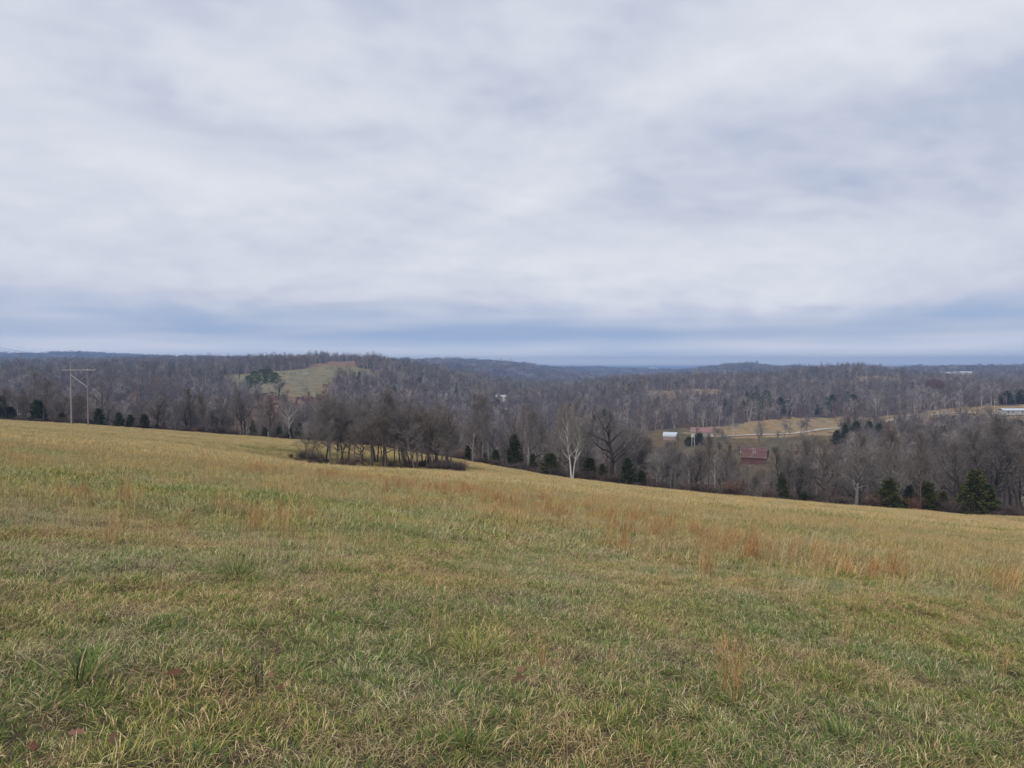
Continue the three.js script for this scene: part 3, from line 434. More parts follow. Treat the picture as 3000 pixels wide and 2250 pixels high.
// ---------------------------------------------------------------- the far woods, too many to count
{
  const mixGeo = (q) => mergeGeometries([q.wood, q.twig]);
  const near = [], mid = [], far = [];
  for (const s of ['slim', 'broad', 'fork', 'tangle']) for (const v of [10, 11]) near.push(mixGeo(geoOf(s, 2, v)));
  for (const s of ['slim', 'broad', 'fork']) for (const v of [20, 21]) mid.push(mixGeo(geoOf(s, 1, v)));
  { // crowns of several trees standing together, for hills beyond two kilometres
    for (let v = 0; v < 3; v++) {
      const R = rngOf(900 + v), b = new Buf();
      for (let t = 0; t < 9; t++) {
        const cx = (R() - 0.5) * 34, cz = (R() - 0.5) * 34, h = 12 + R() * 5, w = 3.5 + R() * 2;
        tube(b, [[cx, -1, cz], [cx, h * 0.7, cz]], [0.3, 0.15], 3);
        for (let k = 0; k < 70; k++) { const a = R() * 6.28, y = h * (0.35 + 0.65 * R()), r = w * Math.sqrt(1 - ((y / h - 0.62) / 0.42) ** 2 || 0) * Math.sqrt(R()) || 0, p = [cx + Math.cos(a) * r, y, cz + Math.sin(a) * r], d = V.norm([Math.cos(a) * 0.6, 0.8, Math.sin(a) * 0.6]), s = V.norm(V.cross(d, [R() - 0.5, R() - 0.5, R() - 0.5])); b.tri(V.add(p, s, 0.22), V.add(p, s, -0.22), V.add(p, d, 1.6 + R())); }
      }
      far.push(b.geo());
    }
  }
  // skyline of bare ground per bearing, so that woods on hidden back slopes are left out
  const NB = 1200, A0 = -0.8, A1 = 0.8, rs = []; for (let r = 60; r < 11000; r *= 1.02) rs.push(r);
  const hor = Array.from({ length: NB }, (_, i) => { const th = A0 + (A1 - A0) * (i + 0.5) / NB; let m = -1; return Float32Array.from(rs.map((r) => { const before = m, X = r * Math.sin(th), D = r * Math.cos(th), c = coverAt(X, D); m = Math.max(m, (heightAt(X, D) + (c === 'wood' ? (r > 1500 ? 7 : 5) : 0) - EYE) / r); return before; })); });
  const seen = (X, D, h, y) => { const r = Math.hypot(X, D), i = Math.floor((Math.atan2(X, D) - A0) / (A1 - A0) * NB), j = Math.floor(Math.log(r * 0.93 / 60) / Math.log(1.02)); if (i < 0 || i >= NB) return false; let m = 9; for (const k of [i - 2, i, i + 2]) if (hor[k]) m = Math.min(m, hor[k][clamp(j, 0, rs.length - 1)]); return (y + h - EYE) / r > m - 0.0015; };
  const evergreen = [cedarGeo(21, { n: 60, width: 1.8 }).leaf, cedarGeo(22, { n: 55, width: 2.4 }).leaf];
  const lists = [near.map(() => []), mid.map(() => []), far.map(() => []), evergreen.map(() => [])];
  const R = rngOf(4242), dummy = new THREE.Object3D(), cc = new THREE.Color();
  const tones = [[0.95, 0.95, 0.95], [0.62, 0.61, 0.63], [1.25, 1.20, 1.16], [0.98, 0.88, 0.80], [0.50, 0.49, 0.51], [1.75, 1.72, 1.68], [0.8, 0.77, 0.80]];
  function scatter(D0, D1, area, tier, sMin, sMax) {
    const n = Math.round(0.76 * (D1 * D1 - D0 * D0) / area);
    for (let i = 0; i < n; i++) {
      const D = Math.sqrt(D0 * D0 + R() * (D1 * D1 - D0 * D0)), u = (R() - 0.5) * 1.54, X = u * D, a = R(), b = R(), c = R(), d = R();
      if (D < edgeD(u) + (tier === 0 ? 26 : 0) || coverAt(X, D) !== 'wood') continue;
      if (D < 700 && !freeAt(X, D, 2)) continue;
      const y = heightAt(X, D); let s = mix(sMin, sMax, b) * (1 + 0.25 * n2(X / 90, D / 90));
      { const px = u * F + 1500; if (px > 2450 && px < 2900 && D > 395 && D < 500 && a > 0.68) continue; }
      if (!seen(X, D, 14 * s, y)) continue;
      if (tier < 2 && c * 1.0 < 0.012 + 0.10 * sm(0.25, 0.7, n2(X / 55 + 9, D / 55))) { lists[3][Math.floor(a * 2)].push([X, y - 0.2, D, s * (0.9 + 0.8 * d), c * 300, d]); continue; }
      if (c > 0.955) s *= 1.3;
      lists[tier][Math.floor(a * lists[tier].length)].push([X, y - 0.2, D, s, c * 6.28, d]);
    }
  }
  scatter(140, 420, 28, 0, 0.6, 1.2); scatter(420, 1000, 46, 1, 0.6, 1.3); scatter(1000, 2300, 64, 1, 0.65, 1.35); scatter(2200, 9000, 420, 2, 0.85, 1.3);
  const wood = new THREE.Group(); wood.name = 'forest'; scene.add(wood); tag(wood, 'grey-brown leafless woods covering the valley and the hills', 'forest', undefined, 'stuff');
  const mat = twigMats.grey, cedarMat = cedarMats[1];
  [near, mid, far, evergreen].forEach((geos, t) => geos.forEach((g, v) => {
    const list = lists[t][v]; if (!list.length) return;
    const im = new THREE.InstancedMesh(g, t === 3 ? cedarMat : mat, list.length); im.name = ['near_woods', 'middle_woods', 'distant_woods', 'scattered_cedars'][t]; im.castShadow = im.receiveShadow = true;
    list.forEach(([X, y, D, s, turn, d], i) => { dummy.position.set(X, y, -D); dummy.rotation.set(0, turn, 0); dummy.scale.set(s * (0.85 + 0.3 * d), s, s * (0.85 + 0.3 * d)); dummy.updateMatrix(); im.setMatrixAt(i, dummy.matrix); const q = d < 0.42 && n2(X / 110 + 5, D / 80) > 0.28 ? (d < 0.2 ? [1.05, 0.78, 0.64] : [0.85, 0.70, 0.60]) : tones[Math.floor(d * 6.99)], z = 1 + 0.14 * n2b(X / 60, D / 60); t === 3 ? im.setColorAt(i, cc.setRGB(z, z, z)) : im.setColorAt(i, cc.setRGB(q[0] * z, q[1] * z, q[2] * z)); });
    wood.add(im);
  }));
  console.log('forest', lists.map((l) => l.map((q) => q.length).join(',')).join(' | '));
}
// ---------------------------------------------------------------- undergrowth along the wood edge, brush in the cut strip
{
  const R = rngOf(99), rr = (a, b) => a + R() * (b - a);
  const bush = (seed, n, h, w) => { const b = new Buf(), q = rngOf(seed); for (let i = 0; i < n; i++) { const a = q() * 6.28, l = h * (0.4 + 0.6 * q()), lean = q() * 0.9, p = [(q() - 0.5) * w * 0.5, -0.1, (q() - 0.5) * w * 0.5], m = [p[0] + Math.cos(a) * lean * l * 0.45, l * 0.65, p[2] + Math.sin(a) * lean * l * 0.45], e = [m[0] + Math.cos(a) * lean * l * 0.5, l * (0.75 + 0.3 * q()), m[2] + Math.sin(a) * lean * l * 0.5], s = V.norm([q() - 0.5, 0, q() - 0.5]), t = 0.014; b.quad(V.add(p, s, t), V.add(p, s, -t), V.add(m, s, -t * 0.8), V.add(m, s, t * 0.8)); b.tri(V.add(m, s, t * 0.8), V.add(m, s, -t * 0.8), e); for (let k = 0; k < 5; k++) { const f = 0.3 + 0.7 * q(), c = V.add(V.add([0, 0, 0], m, 1 - f), e, f), d = V.norm([q() - 0.5, q() * 0.7, q() - 0.5]); b.tri(V.add(c, s, 0.011), V.add(c, s, -0.011), V.add(c, d, 0.3 + 0.4 * q())); } } return b.geo(); };
  const geos = [bush(1, 110, 1.5, 1.6), bush(2, 90, 1.1, 1.8), bush(3, 130, 2.2, 1.8)];
  const lists = geos.map(() => []);
  const put = (X, D, s, tone) => lists[Math.floor(R() * 3)].push([X, heightAt(X, D), D, s, tone]);
  for (let i = 0; i < 4200; i++) { const px = rr(-280, 3280), u = (px - 1500) / F, D = edgeD(u) + 0.4 + R() ** 1.6 * 34, X = u * D; if (lineDist(X, D) < 6 && D < 195) continue; if (inMeadow(X, D) || n2(X / 7, D / 7) < -0.15 + 0.5 * (R() - 0.5)) continue; put(X, D, rr(0.35, 1.3) * (1 + 0.5 * n2b(X / 5, D / 5)), R() * 0.9); }
  for (let i = 0; i < 115; i++) { const px = R() < 0.4 ? rr(1235, 1355) : R() < 0.22 ? rr(850, 960) : rr(900, 1300), D = rr(104.6, 113.5) + (px < 900 ? 2.5 : 0) - (px > 1240 ? 1.5 : 0); put(colX(px, D), D, rr(0.25, px > 1240 ? 0.9 : px < 950 ? 1.0 : 0.6), R() * 0.8); }
  for (let i = 0; i < 1100; i++) { const t = R(), D = rr(235, 900), k = (D - 169) / 491, X = D < 660 ? mix(-101.3, -190, k) : mix(-190, -268, (D - 660) / 550), Xs = X + rr(-22, 22); if (coverAt(Xs, D) !== 'cut') continue; put(Xs, D, rr(0.6, 1.3), 0.9 + 0.1 * t); }
  for (let i = 0; i < 1500; i++) { const px = rr(2330, 3000), D = rr(180, 400), X = colX(px, D); if (coverAt(X, D) === 'meadow') continue; put(X, D, rr(0.5, 1.1), 0.85); }
  const g = new THREE.Group(); g.name = 'undergrowth'; scene.add(g); tag(g, 'dull purplish brown brambles and brush along the wood edges', 'undergrowth', undefined, 'stuff');
  const m = matte(0.128, 0.104, 0.092), d = new THREE.Object3D(), c = new THREE.Color();
  geos.forEach((ge, v) => { const im = new THREE.InstancedMesh(ge, m, lists[v].length); im.name = 'brush'; lists[v].forEach(([X, y, D, s, t], i) => { d.position.set(X, y, -D); d.rotation.set(0, t * 40, 0); d.scale.set(s * 1.2, s, s * 1.2); d.updateMatrix(); im.setMatrixAt(i, d.matrix); t > 0.84 ? im.setColorAt(i, c.setRGB(1.40, 1.04, 0.92)) : im.setColorAt(i, c.setRGB(0.75 + 0.5 * t, 0.75 + 0.45 * t, 0.78 + 0.4 * t)); }); g.add(im); });
}
// ---------------------------------------------------------------- meadow grass
const RUST = [[1100, 40, 5], [1350, 33, 4], [1560, 27, 3], [1760, 25, 3], [1960, 21, 2.6], [2080, 18, 2], [2200, 17, 2], [2420, 16, 2.6], [2600, 14.5, 2], [600, 15, 2.4], [760, 13, 1.8], [430, 17, 2.4], [2000, 15, 1.6], [1830, 17, 1.2]].map(([px, D, r]) => [colX(px, D), D, r]);
function meadowAt(X, D) {
  const a = 1.35 * fbm2(X / 40 + 3, D / 12, 3), b = fbm2(X / 7.5, D / 4.2 + 8, 3), c = fbm2(X / 2.1, D / 1.6, 2), r = Math.hypot(X, D);
  let rust = 0; for (const [x, d, q] of RUST) rust += Math.exp(-((X - x) ** 2 + (D - d) ** 2) / (q * q)) * 0.9;
  const tall = clamp(-0.06 + 0.66 * sm(10, 34, r) + 0.85 * a + 0.45 * b + 0.25 * c + 0.3 * rust, 0, 1);
  const strip = Math.max(0, ...[[-47, 66, 14, 9], [-38, 74, 13, 8], [-30, 78, 12, 7], [-21, 64, 9, 5], [24, 52, 14, 6], [34, 75, 12, 6], [-60, 105, 18, 10], [10, 78, 12, 6]].map(([x, d, rx, rd]) => Math.exp(-(((X - x) / rx) ** 2) - ((D - d) / rd) ** 2)));
  const green = clamp(0.6 * strip + 0.67 - 0.16 * sm(10, 45, r) - 0.55 * a + 0.55 * b + 0.4 * c, 0.04, 0.95);
  return { tall: clamp(tall - 0.75 * strip * (0.6 + b)), green, rust: clamp(rust * (0.10 + 1.4 * b + 2.2 * c)) };
}
{
  const PAL = {
    green: [[0.090, 0.152, 0.030], [0.062, 0.116, 0.028], [0.125, 0.192, 0.042], [0.160, 0.205, 0.050], [0.054, 0.106, 0.040]],
    yellow: [[0.320, 0.325, 0.090], [0.385, 0.350, 0.112], [0.260, 0.278, 0.075]],
    straw: [[0.520, 0.425, 0.225], [0.410, 0.320, 0.160], [0.610, 0.515, 0.300], [0.290, 0.212, 0.112]],
    brown: [[0.170, 0.115, 0.070], [0.125, 0.088, 0.058], [0.220, 0.155, 0.100]],
    rust: [[0.480, 0.285, 0.130], [0.440, 0.250, 0.110], [0.520, 0.340, 0.170], [0.390, 0.215, 0.100]],
    tan: [[0.520, 0.400, 0.200], [0.470, 0.355, 0.170], [0.560, 0.450, 0.245], [0.440, 0.315, 0.150]],
    gold: [[0.640, 0.515, 0.270], [0.590, 0.465, 0.230], [0.530, 0.400, 0.190]],
    lime: [[0.240, 0.248, 0.085], [0.190, 0.205, 0.068], [0.310, 0.290, 0.110]],
  };
  function blade(b, R, p, az, lean, curl, L, w, col, n = 3) {
    let c = p, a = lean; const side = [-Math.sin(az), 0, Math.cos(az)], tw = (R() - 0.5) * 1.4; let prev = null;
    for (let i = 0; i <= n; i++) {
      const f = i / n, ww = w * (i === 0 ? 0.8 : 1 - f ** 1.6) / 2, s = [side[0] * Math.cos(tw * f), Math.sin(tw * f) * 0.6, side[2] * Math.cos(tw * f)];
      const l = V.add(c, s, ww), r = V.add(c, s, -ww);
      if (prev) { if (i === n) b.tri(prev[0], prev[1], c, col); else b.quad(prev[0], prev[1], r, l, col); }
      prev = [l, r];
      const d = [Math.cos(az) * Math.sin(a), Math.cos(a), Math.sin(az) * Math.sin(a)]; c = V.add(c, d, L / n); if (c[1] < 0.012) c = [c[0], 0.012 + R() * 0.02, c[2]]; a += curl / n;
    }
  }
  const pick = (R, mixd) => { let t = R(); for (const [k, w] of mixd) { if ((t -= w) <= 0) { const q = PAL[k]; return q[Math.floor(R() * q.length)]; } } return PAL.straw[0]; };
  function tuft(seed, n, rad, o) {
    const R = rngOf(seed), b = new Buf(true), rr = (x, y) => x + R() * (y - x);
    for (let i = 0; i < n; i++) {
      const a = R() * 6.28, r = rad * Math.sqrt(R()), az = o.radial ? a + rr(-0.7, 0.7) : R() * 6.28;
      blade(b, R, [Math.cos(a) * r, rr(-0.02, 0.01), Math.sin(a) * r], az, rr(o.lean[0], o.lean[1]), rr(o.curl[0], o.curl[1]), rr(o.len[0], o.len[1]), rr(o.w[0], o.w[1]), pick(R, o.pal), o.seg ?? 3);
    }
    return b.geo();
  }
  function stalks(seed, n, rad, o) {   // upright dry stems with wisps of leaf and seed
    const R = rngOf(seed), b = new Buf(true), rr = (x, y) => x + R() * (y - x);
    for (let i = 0; i < n; i++) {
      const a = R() * 6.28, r = rad * Math.sqrt(R()), az = R() * 6.28, L = rr(o.len[0], o.len[1]), p = [Math.cos(a) * r, -0.02, Math.sin(a) * r], lean = rr(0, o.lean ?? 0.28), col = pick(R, o.pal);
      blade(b, R, p, az, lean, rr(-0.1, 0.35), L, rr(o.w[0], o.w[1]), col, 3);
      for (let k = 0; k < (o.wisps ?? 3); k++) { const f = rr(0.25, 0.95), q = [p[0] + Math.cos(az) * Math.sin(lean) * L * f, p[1] + Math.cos(lean) * L * f, p[2] + Math.sin(az) * Math.sin(lean) * L * f]; blade(b, R, q, az + rr(-1.5, 1.5), rr(0.15, 0.75), rr(0, 0.9), L * rr(0.15, 0.34), rr(o.w[0], o.w[1]) * 0.9, col, 2); }
    }
    return b.geo();
  }
  const G1 = [['green', 0.70], ['yellow', 0.11], ['straw', 0.14], ['brown', 0.05]], G2 = [['green', 0.42], ['yellow', 0.15], ['straw', 0.31], ['brown', 0.12]], S1 = [['straw', 0.62], ['brown', 0.31], ['yellow', 0.07]], T1 = [['gold', 0.40], ['tan', 0.36], ['rust', 0.06], ['straw', 0.18]], U1 = [['rust', 0.82], ['tan', 0.18]], M1 = [['gold', 0.70], ['tan', 0.18], ['yellow', 0.08], ['rust', 0.04]], L1 = [['lime', 0.62], ['yellow', 0.18], ['straw', 0.20]];
  const kinds = {
    green_near: [0, 1, 2, 3].map((i) => tuft(300 + i, 74, 0.13, { lean: [0.25, 1.45], curl: [0.3, 2.3], len: [0.045, 0.135], w: [0.0032, 0.0066], pal: i < 2 ? G1 : G2, radial: true, seg: 4 })),
    straw_near: [0, 1, 2].map((i) => tuft(320 + i, 54, 0.17, { lean: [0.6, 1.55], curl: [-0.2, 2.3], len: [0.05, 0.15], w: [0.0024, 0.0052], pal: S1, seg: 4 })),
    green_mid: [0, 1, 2].map((i) => tuft(340 + i, 70, 0.30, { lean: [0.2, 1.2], curl: [0.3, 1.6], len: [0.08, 0.22], w: [0.006, 0.011], pal: i < 1 ? G1 : i < 2 ? G2 : L1 })),
    straw_mid: [0, 1].map((i) => tuft(350 + i, 56, 0.34, { lean: [0.4, 1.4], curl: [0.1, 1.5], len: [0.08, 0.25], w: [0.006, 0.010], pal: S1 })),
    tall_mid: [0, 1, 2].map((i) => stalks(360 + i, 20, 0.26, { len: [0.26, 0.55], w: [0.0035, 0.007], pal: T1 })),
    rust_mid: [0, 1].map((i) => stalks(370 + i, 26, 0.15, { len: [0.30, 0.68], w: [0.004, 0.008], pal: U1, wisps: 4 })),
    green_far: [0, 1].map((i) => tuft(380 + i, 60, 0.62, { lean: [0.1, 0.9], curl: [0.2, 1.2], len: [0.10, 0.24], w: [0.014, 0.026], pal: L1, seg: 2 })),
    tall_far: [0, 1].map((i) => stalks(390 + i, 40, 0.62, { len: [0.20, 0.44], w: [0.012, 0.022], pal: M1, wisps: 2, lean: 0.6 })),
  };
  const lists = {}; for (const k in kinds) lists[k] = kinds[k].map(() => []);
  const R = rngOf(2024), rr = (a, b) => a + R() * (b - a);
  const put = (k, X, D, s) => { const l = lists[k]; l[Math.floor(R() * l.length)].push([X, D, s, R()]); };
  const wedge = (D0, D1, n, fn) => { for (let i = 0; i < n; i++) { const D = Math.sqrt(D0 * D0 + R() * (D1 * D1 - D0 * D0)), X = (R() - 0.5) * 2 * (0.80 * D + 1.3); fn(X, D, meadowAt(X, D)); } };
  const areaOf = (a, b) => 0.80 * (b * b - a * a) + 2.6 * (b - a);
  wedge(1.2, 15, areaOf(1.2, 15) * 128, (X, D, m) => { const q = fbm2(X / 0.55 + 40, D / 0.55, 2), g = R() < m.green + 0.9 * q; put(g ? 'green_near' : 'straw_near', X, D, g ? rr(0.42, 0.85) + clamp(q, 0, 0.5) * 0.8 : rr(0.5, 1.0)); });
  wedge(1.2, 15, areaOf(1.2, 15) * 2.2, (X, D, m) => { if (R() < m.green + 0.15) put('green_near', X, D, rr(1.0, 1.25)); });
  const standing = (X, D, m) => { if (R() < (m.tall - 0.06) * sm(5, 26, Math.hypot(X, D) + 9 * fbm2(X / 6, D / 3, 2))) { const ru = R() < m.rust * 0.44; put(ru ? 'rust_mid' : 'tall_mid', X, D, ru ? rr(0.7, 1.15) : rr(0.5, 1.0)); }; };
  wedge(2.5, 14.2, areaOf(2.5, 14.2) * 17, standing);
  wedge(14, 46, areaOf(14, 46) * 24, (X, D, m) => { put(R() < m.green ? 'green_mid' : 'straw_mid', X, D, rr(0.75, 1.3)); });
  wedge(14.2, 46, areaOf(14.2, 46) * 17, standing);
  wedge(45, 196, areaOf(45, 196) * 3.4, (X, D, m) => { if (inMeadow(X, D)) put('green_far', X, D, rr(0.8, 1.3)); });
  wedge(45, 196, areaOf(45, 196) * 5.0, (X, D, m) => { if (inMeadow(X, D) && R() < m.tall * 1.05) put('tall_far', X, D, rr(0.75, 1.15)); });
  // behind and beside the camera the same grass goes on
  for (let i = 0; i < 3000; i++) { const X = rr(-9, 9), D = rr(-6, 1.4); put(R() < 0.5 ? 'green_near' : 'straw_near', X, D, rr(0.8, 1.3)); }
  const g = new THREE.Group(); g.name = 'meadow_grass'; scene.add(g); tag(g, 'winter meadow of green fescue, straw and tan broomsedge in the foreground', 'grass', undefined, 'stuff');
  const m = new THREE.MeshPhysicalMaterial({ vertexColors: true, roughness: 0.85, specularIntensity: 0.2, side: THREE.DoubleSide }), d = new THREE.Object3D(), c = new THREE.Color();
  const names = { green_near: 'green_tuft', straw_near: 'straw_mat', green_mid: 'green_tuft', straw_mid: 'straw_mat', tall_mid: 'dry_stems', rust_mid: 'broomsedge', green_far: 'green_tuft', tall_far: 'dry_stems' };
  let total = 0;
  for (const k in kinds) kinds[k].forEach((ge, v) => {
    const l = lists[k][v]; if (!l.length) return; total += l.length;
    const im = new THREE.InstancedMesh(ge, m, l.length); im.name = names[k]; im.castShadow = im.receiveShadow = true;
    l.forEach(([X, D, s, t], i) => { d.position.set(X, heightAt(X, D), -D); d.rotation.set(0.13, 0, -0.094); d.rotateY(t * 6.28); d.scale.set(s, s * (0.85 + 0.3 * ((t * 7.7) % 1)), s); d.updateMatrix(); im.setMatrixAt(i, d.matrix); const z = 0.82 + 0.36 * ((t * 13.1) % 1), w = 0.10 * n2(X / 3, D / 3); im.setColorAt(i, c.setRGB(z * (1 + w), z, z * (1 - w))); });
    g.add(im);
  });
  console.log('grass', total);
  // single plants that stand out
  const clump = (name, label, px, py, h, n, rad, pal, w, grp, lean = 0.3) => {
    const [X, D] = onGround(px, py), ge = stalks(700 + px, n, rad, { len: [h * 0.55, h], w, pal, wisps: 4, lean }), o = new THREE.Mesh(ge, m); o.name = numbered(name); o.position.set(X, heightAt(X, D), -D); o.castShadow = o.receiveShadow = true; scene.add(o); tag(o, label, 'grass clump', grp); return o;
  };
  clump('broomsedge_clump', 'tall rust broomsedge clump standing alone in the right foreground', 2148, 2050, 0.62, 34, 0.13, U1, [0.003, 0.006]);
  clump('broomsedge_clump', 'thin orange broomsedge stems left of the meadow centre', 1265, 1850, 0.42, 12, 0.14, U1, [0.003, 0.005]);
  clump('broomsedge_clump', 'orange broomsedge wisp in the middle foreground', 1590, 1955, 0.42, 9, 0.06, U1, [0.003, 0.006]);
  clump('broomsedge_clump', 'pair of faint brown broomsedge stems between the wisp and the tall clump', 1812, 1985, 0.36, 10, 0.12, U1, [0.003, 0.005]);
  clump('broomsedge_clump', 'reddish broomsedge stems uphill of the tall clump to its right', 2470, 1905, 0.46, 16, 0.10, U1, [0.003, 0.006]);
  clump('broomsedge_clump', 'dense upright rust broomsedge clump midway up the right meadow', 2062, 1690, 0.74, 40, 0.18, U1, [0.005, 0.009]);
  clump('broomsedge_clump', 'small rust broomsedge clump left of the dense upright one', 1830, 1625, 0.6, 20, 0.14, U1, [0.005, 0.008]);
  clump('broomsedge_clump', 'single long rust stem at the bottom edge below the meadow centre', 1660, 2235, 0.50, 3, 0.02, U1, [0.003, 0.005], undefined, 0.08);
  clump('broomsedge_clump', 'orange stems at the right edge of the foreground', 2935, 1990, 0.40, 12, 0.1, U1, [0.003, 0.005]);
  clump('pale_stalk_clump', 'tall pale seed stalks in the right bottom foreground', 2715, 2215, 0.62, 10, 0.09, [['straw', 0.7], ['tan', 0.3]], [0.0025, 0.004]);
  clump('pale_stalk_clump', 'leaning pale seed stalks near the left edge of the foreground', 90, 2010, 0.5, 6, 0.10, [['straw', 0.6], ['yellow', 0.4]], [0.0025, 0.004]);
  clump('pale_stalk_clump', 'few pale stalks in front of the dark green tussock at left', 235, 2080, 0.42, 5, 0.10, [['straw', 0.6], ['yellow', 0.4]], [0.0025, 0.004]);
  const darkPal = [['brown', 1]]; clump('dead_weed', 'dark dead weed stalk standing in the left foreground', 757, 2025, 0.30, 10, 0.035, darkPal, [0.004, 0.008], undefined, 0.12).material = matte(0.10, 0.08, 0.07);
  const tussock = (label, px, py, s, seed, pal) => { const [X, D] = onGround(px, py), o = new THREE.Mesh(tuft(seed, 110, 0.12, { lean: [0.1, 1.15], curl: [0.3, 1.6], len: [0.22, 0.42], w: [0.0035, 0.0065], pal, radial: true, seg: 4 }), m); o.name = numbered('grass_tussock'); o.position.set(X, heightAt(X, D), -D); o.scale.setScalar(s); o.castShadow = o.receiveShadow = true; scene.add(o); tag(o, label, 'grass clump'); };
  tussock('dark green arching tussock in the left foreground', 225, 2000, 1, 801, [['green', 0.8], ['straw', 0.2]]);
  tussock('green tussock just right of the tall rust clump', 2450, 2020, 0.9, 802, [['green', 0.75], ['yellow', 0.25]]);
  tussock('bright green tussock left of centre in the foreground', 1400, 1930, 0.95, 803, [['green', 0.6], ['yellow', 0.4]]);
  tussock('large bushy tussock at the bottom edge left of centre', 1360, 2205, 0.9, 804, [['green', 0.7], ['yellow', 0.2], ['straw', 0.1]]);
  tussock('bluish dark tussock left of the meadow centre, farther up', 690, 1690, 1.1, 805, [['green', 0.9], ['straw', 0.1]]);
  // fallen oak leaves
  const leafG = (() => { const s = new THREE.Shape(); s.moveTo(0, -0.06); const out = [[0.012, -0.045], [0.030, -0.035], [0.016, -0.018], [0.042, 0.0], [0.018, 0.018], [0.032, 0.042], [0.010, 0.046], [0, 0.066]]; for (const [x, y] of out) s.lineTo(x, y); for (const [x, y] of out.slice(0, -1).reverse()) s.lineTo(-x, y); const g = new THREE.ShapeGeometry(s), p = g.attributes.position; for (let i = 0; i < p.count; i++) p.setZ(i, 0.35 * Math.abs(p.getX(i)) + 3.2 * p.getY(i) ** 2); g.rotateX(-Math.PI / 2); g.computeVertexNormals(); return g; })();
  const leafM = [matte(0.115, 0.060, 0.036), matte(0.20, 0.115, 0.078), matte(0.12, 0.06, 0.042)];
  [[822, 2042, 'curled reddish brown oak leaf lying in the grass below the dead weed'], [225, 2180, 'pinkish brown oak leaf at the bottom left of the grass'], [330, 2200, 'brown oak leaf lying next to the pinkish leaf at bottom left'], [510, 1998, 'pale brown oak leaf between the tussock and the dead weed'], [795, 2005, 'small brown oak leaf just right of the dead weed'], [1520, 2010, 'brown oak leaf in the centre foreground grass'], [95, 2225, 'dark brown oak leaf in the bottom left corner'], [1525, 1985, 'small rusty oak leaf behind the centre foreground leaf'], [2230, 2060, 'tan oak leaf at the foot of the tall rust clump']].forEach(([px, py, label], i) => { const [X, D] = onGround(px, py), o = new THREE.Mesh(leafG, leafM[i % 3]); o.name = numbered('oak_leaf'); o.position.set(X, heightAt(X, D) + 0.06, -D); o.rotation.set(0.25 + 0.2 * Math.sin(i * 3), i * 1.7, 0.2 * Math.cos(i * 5)); o.scale.setScalar(0.62 + 0.08 * (i % 4)); scene.add(o); tag(o, label, 'leaf'); });
}
// ---------------------------------------------------------------- power line
const poleMat = matte(0.345, 0.335, 0.315), poleMat2 = matte(0.275, 0.240, 0.212), darkMetal = matte(0.07, 0.07, 0.075, { roughness: 0.6 }), glassWhite = matte(0.75, 0.76, 0.76, { roughness: 0.35 });
const HF = { sep: 3.6, h: 15.2, arm: 13.2, half: 3.55 };
const lineTurn = (i) => { const a = LINE[Math.max(0, i - 1)], b = LINE[Math.min(LINE.length - 1, i + 1)]; return Math.atan2(-(b[0] - a[0]), b[1] - a[1]); };
function cyl(r0, r1, a, b, sides = 8) { const A = new THREE.Vector3(...a), B = new THREE.Vector3(...b), g = new THREE.CylinderGeometry(r1, r0, A.distanceTo(B), sides), q = new THREE.Quaternion().setFromUnitVectors(new THREE.Vector3(0, 1, 0), B.clone().sub(A).normalize()); g.applyQuaternion(q); g.translate((A.x + B.x) / 2, (A.y + B.y) / 2, (A.z + B.z) / 2); return g; }
const box = (w, h, d, x, y, z) => new THREE.BoxGeometry(w, h, d).translate(x, y, z);
function hFrame() {
  const g = new THREE.Group(); g.name = numbered('power_line_structure'); scene.add(g);
  part('pole', cyl(0.16, 0.11, [-HF.sep / 2, -1.2, 0], [-HF.sep / 2, HF.h, 0], 10), poleMat, g); part('pole', cyl(0.16, 0.11, [HF.sep / 2, -1.2, 0], [HF.sep / 2, HF.h - 0.2, 0], 10), poleMat2, g);
  part('crossarm', mergeGeometries([box(HF.half * 2, 0.17, 0.08, 0, HF.arm, 0.16), box(HF.half * 2, 0.17, 0.08, 0, HF.arm, -0.16)]), matte(0.42, 0.42, 0.36), g);
  part('brace', cyl(0.07, 0.07, [-HF.sep / 2, HF.arm - 1.1, 0.17], [HF.sep / 2, HF.arm - 4.0, 0.17], 6), matte(0.52, 0.52, 0.53), g);
  part('brace', cyl(0.05, 0.05, [HF.sep / 2, HF.arm - 1.1, -0.17], [-HF.sep / 2, HF.arm - 4.0, -0.17], 6), poleMat2, g);
  for (const x of [-HF.half + 0.1, 0, HF.half - 0.1]) { const r = []; r.push(new THREE.Vector2(0.012, 0)); for (let k = 0; k < 7; k++) r.push(new THREE.Vector2(0.03, -0.08 - k * 0.13), new THREE.Vector2(0.125, -0.12 - k * 0.13), new THREE.Vector2(0.03, -0.15 - k * 0.13)); const l = new THREE.LatheGeometry(r, 8).translate(x, HF.arm - 0.1, 0); part('insulator', l, darkMetal, g); }
  part('hardware', mergeGeometries([box(0.30, 0.30, 0.34, HF.sep / 2, HF.arm + 0.02, 0), box(0.2, 0.2, 0.3, -HF.sep / 2, HF.arm, 0)]), glassWhite, g);
  return g;
}
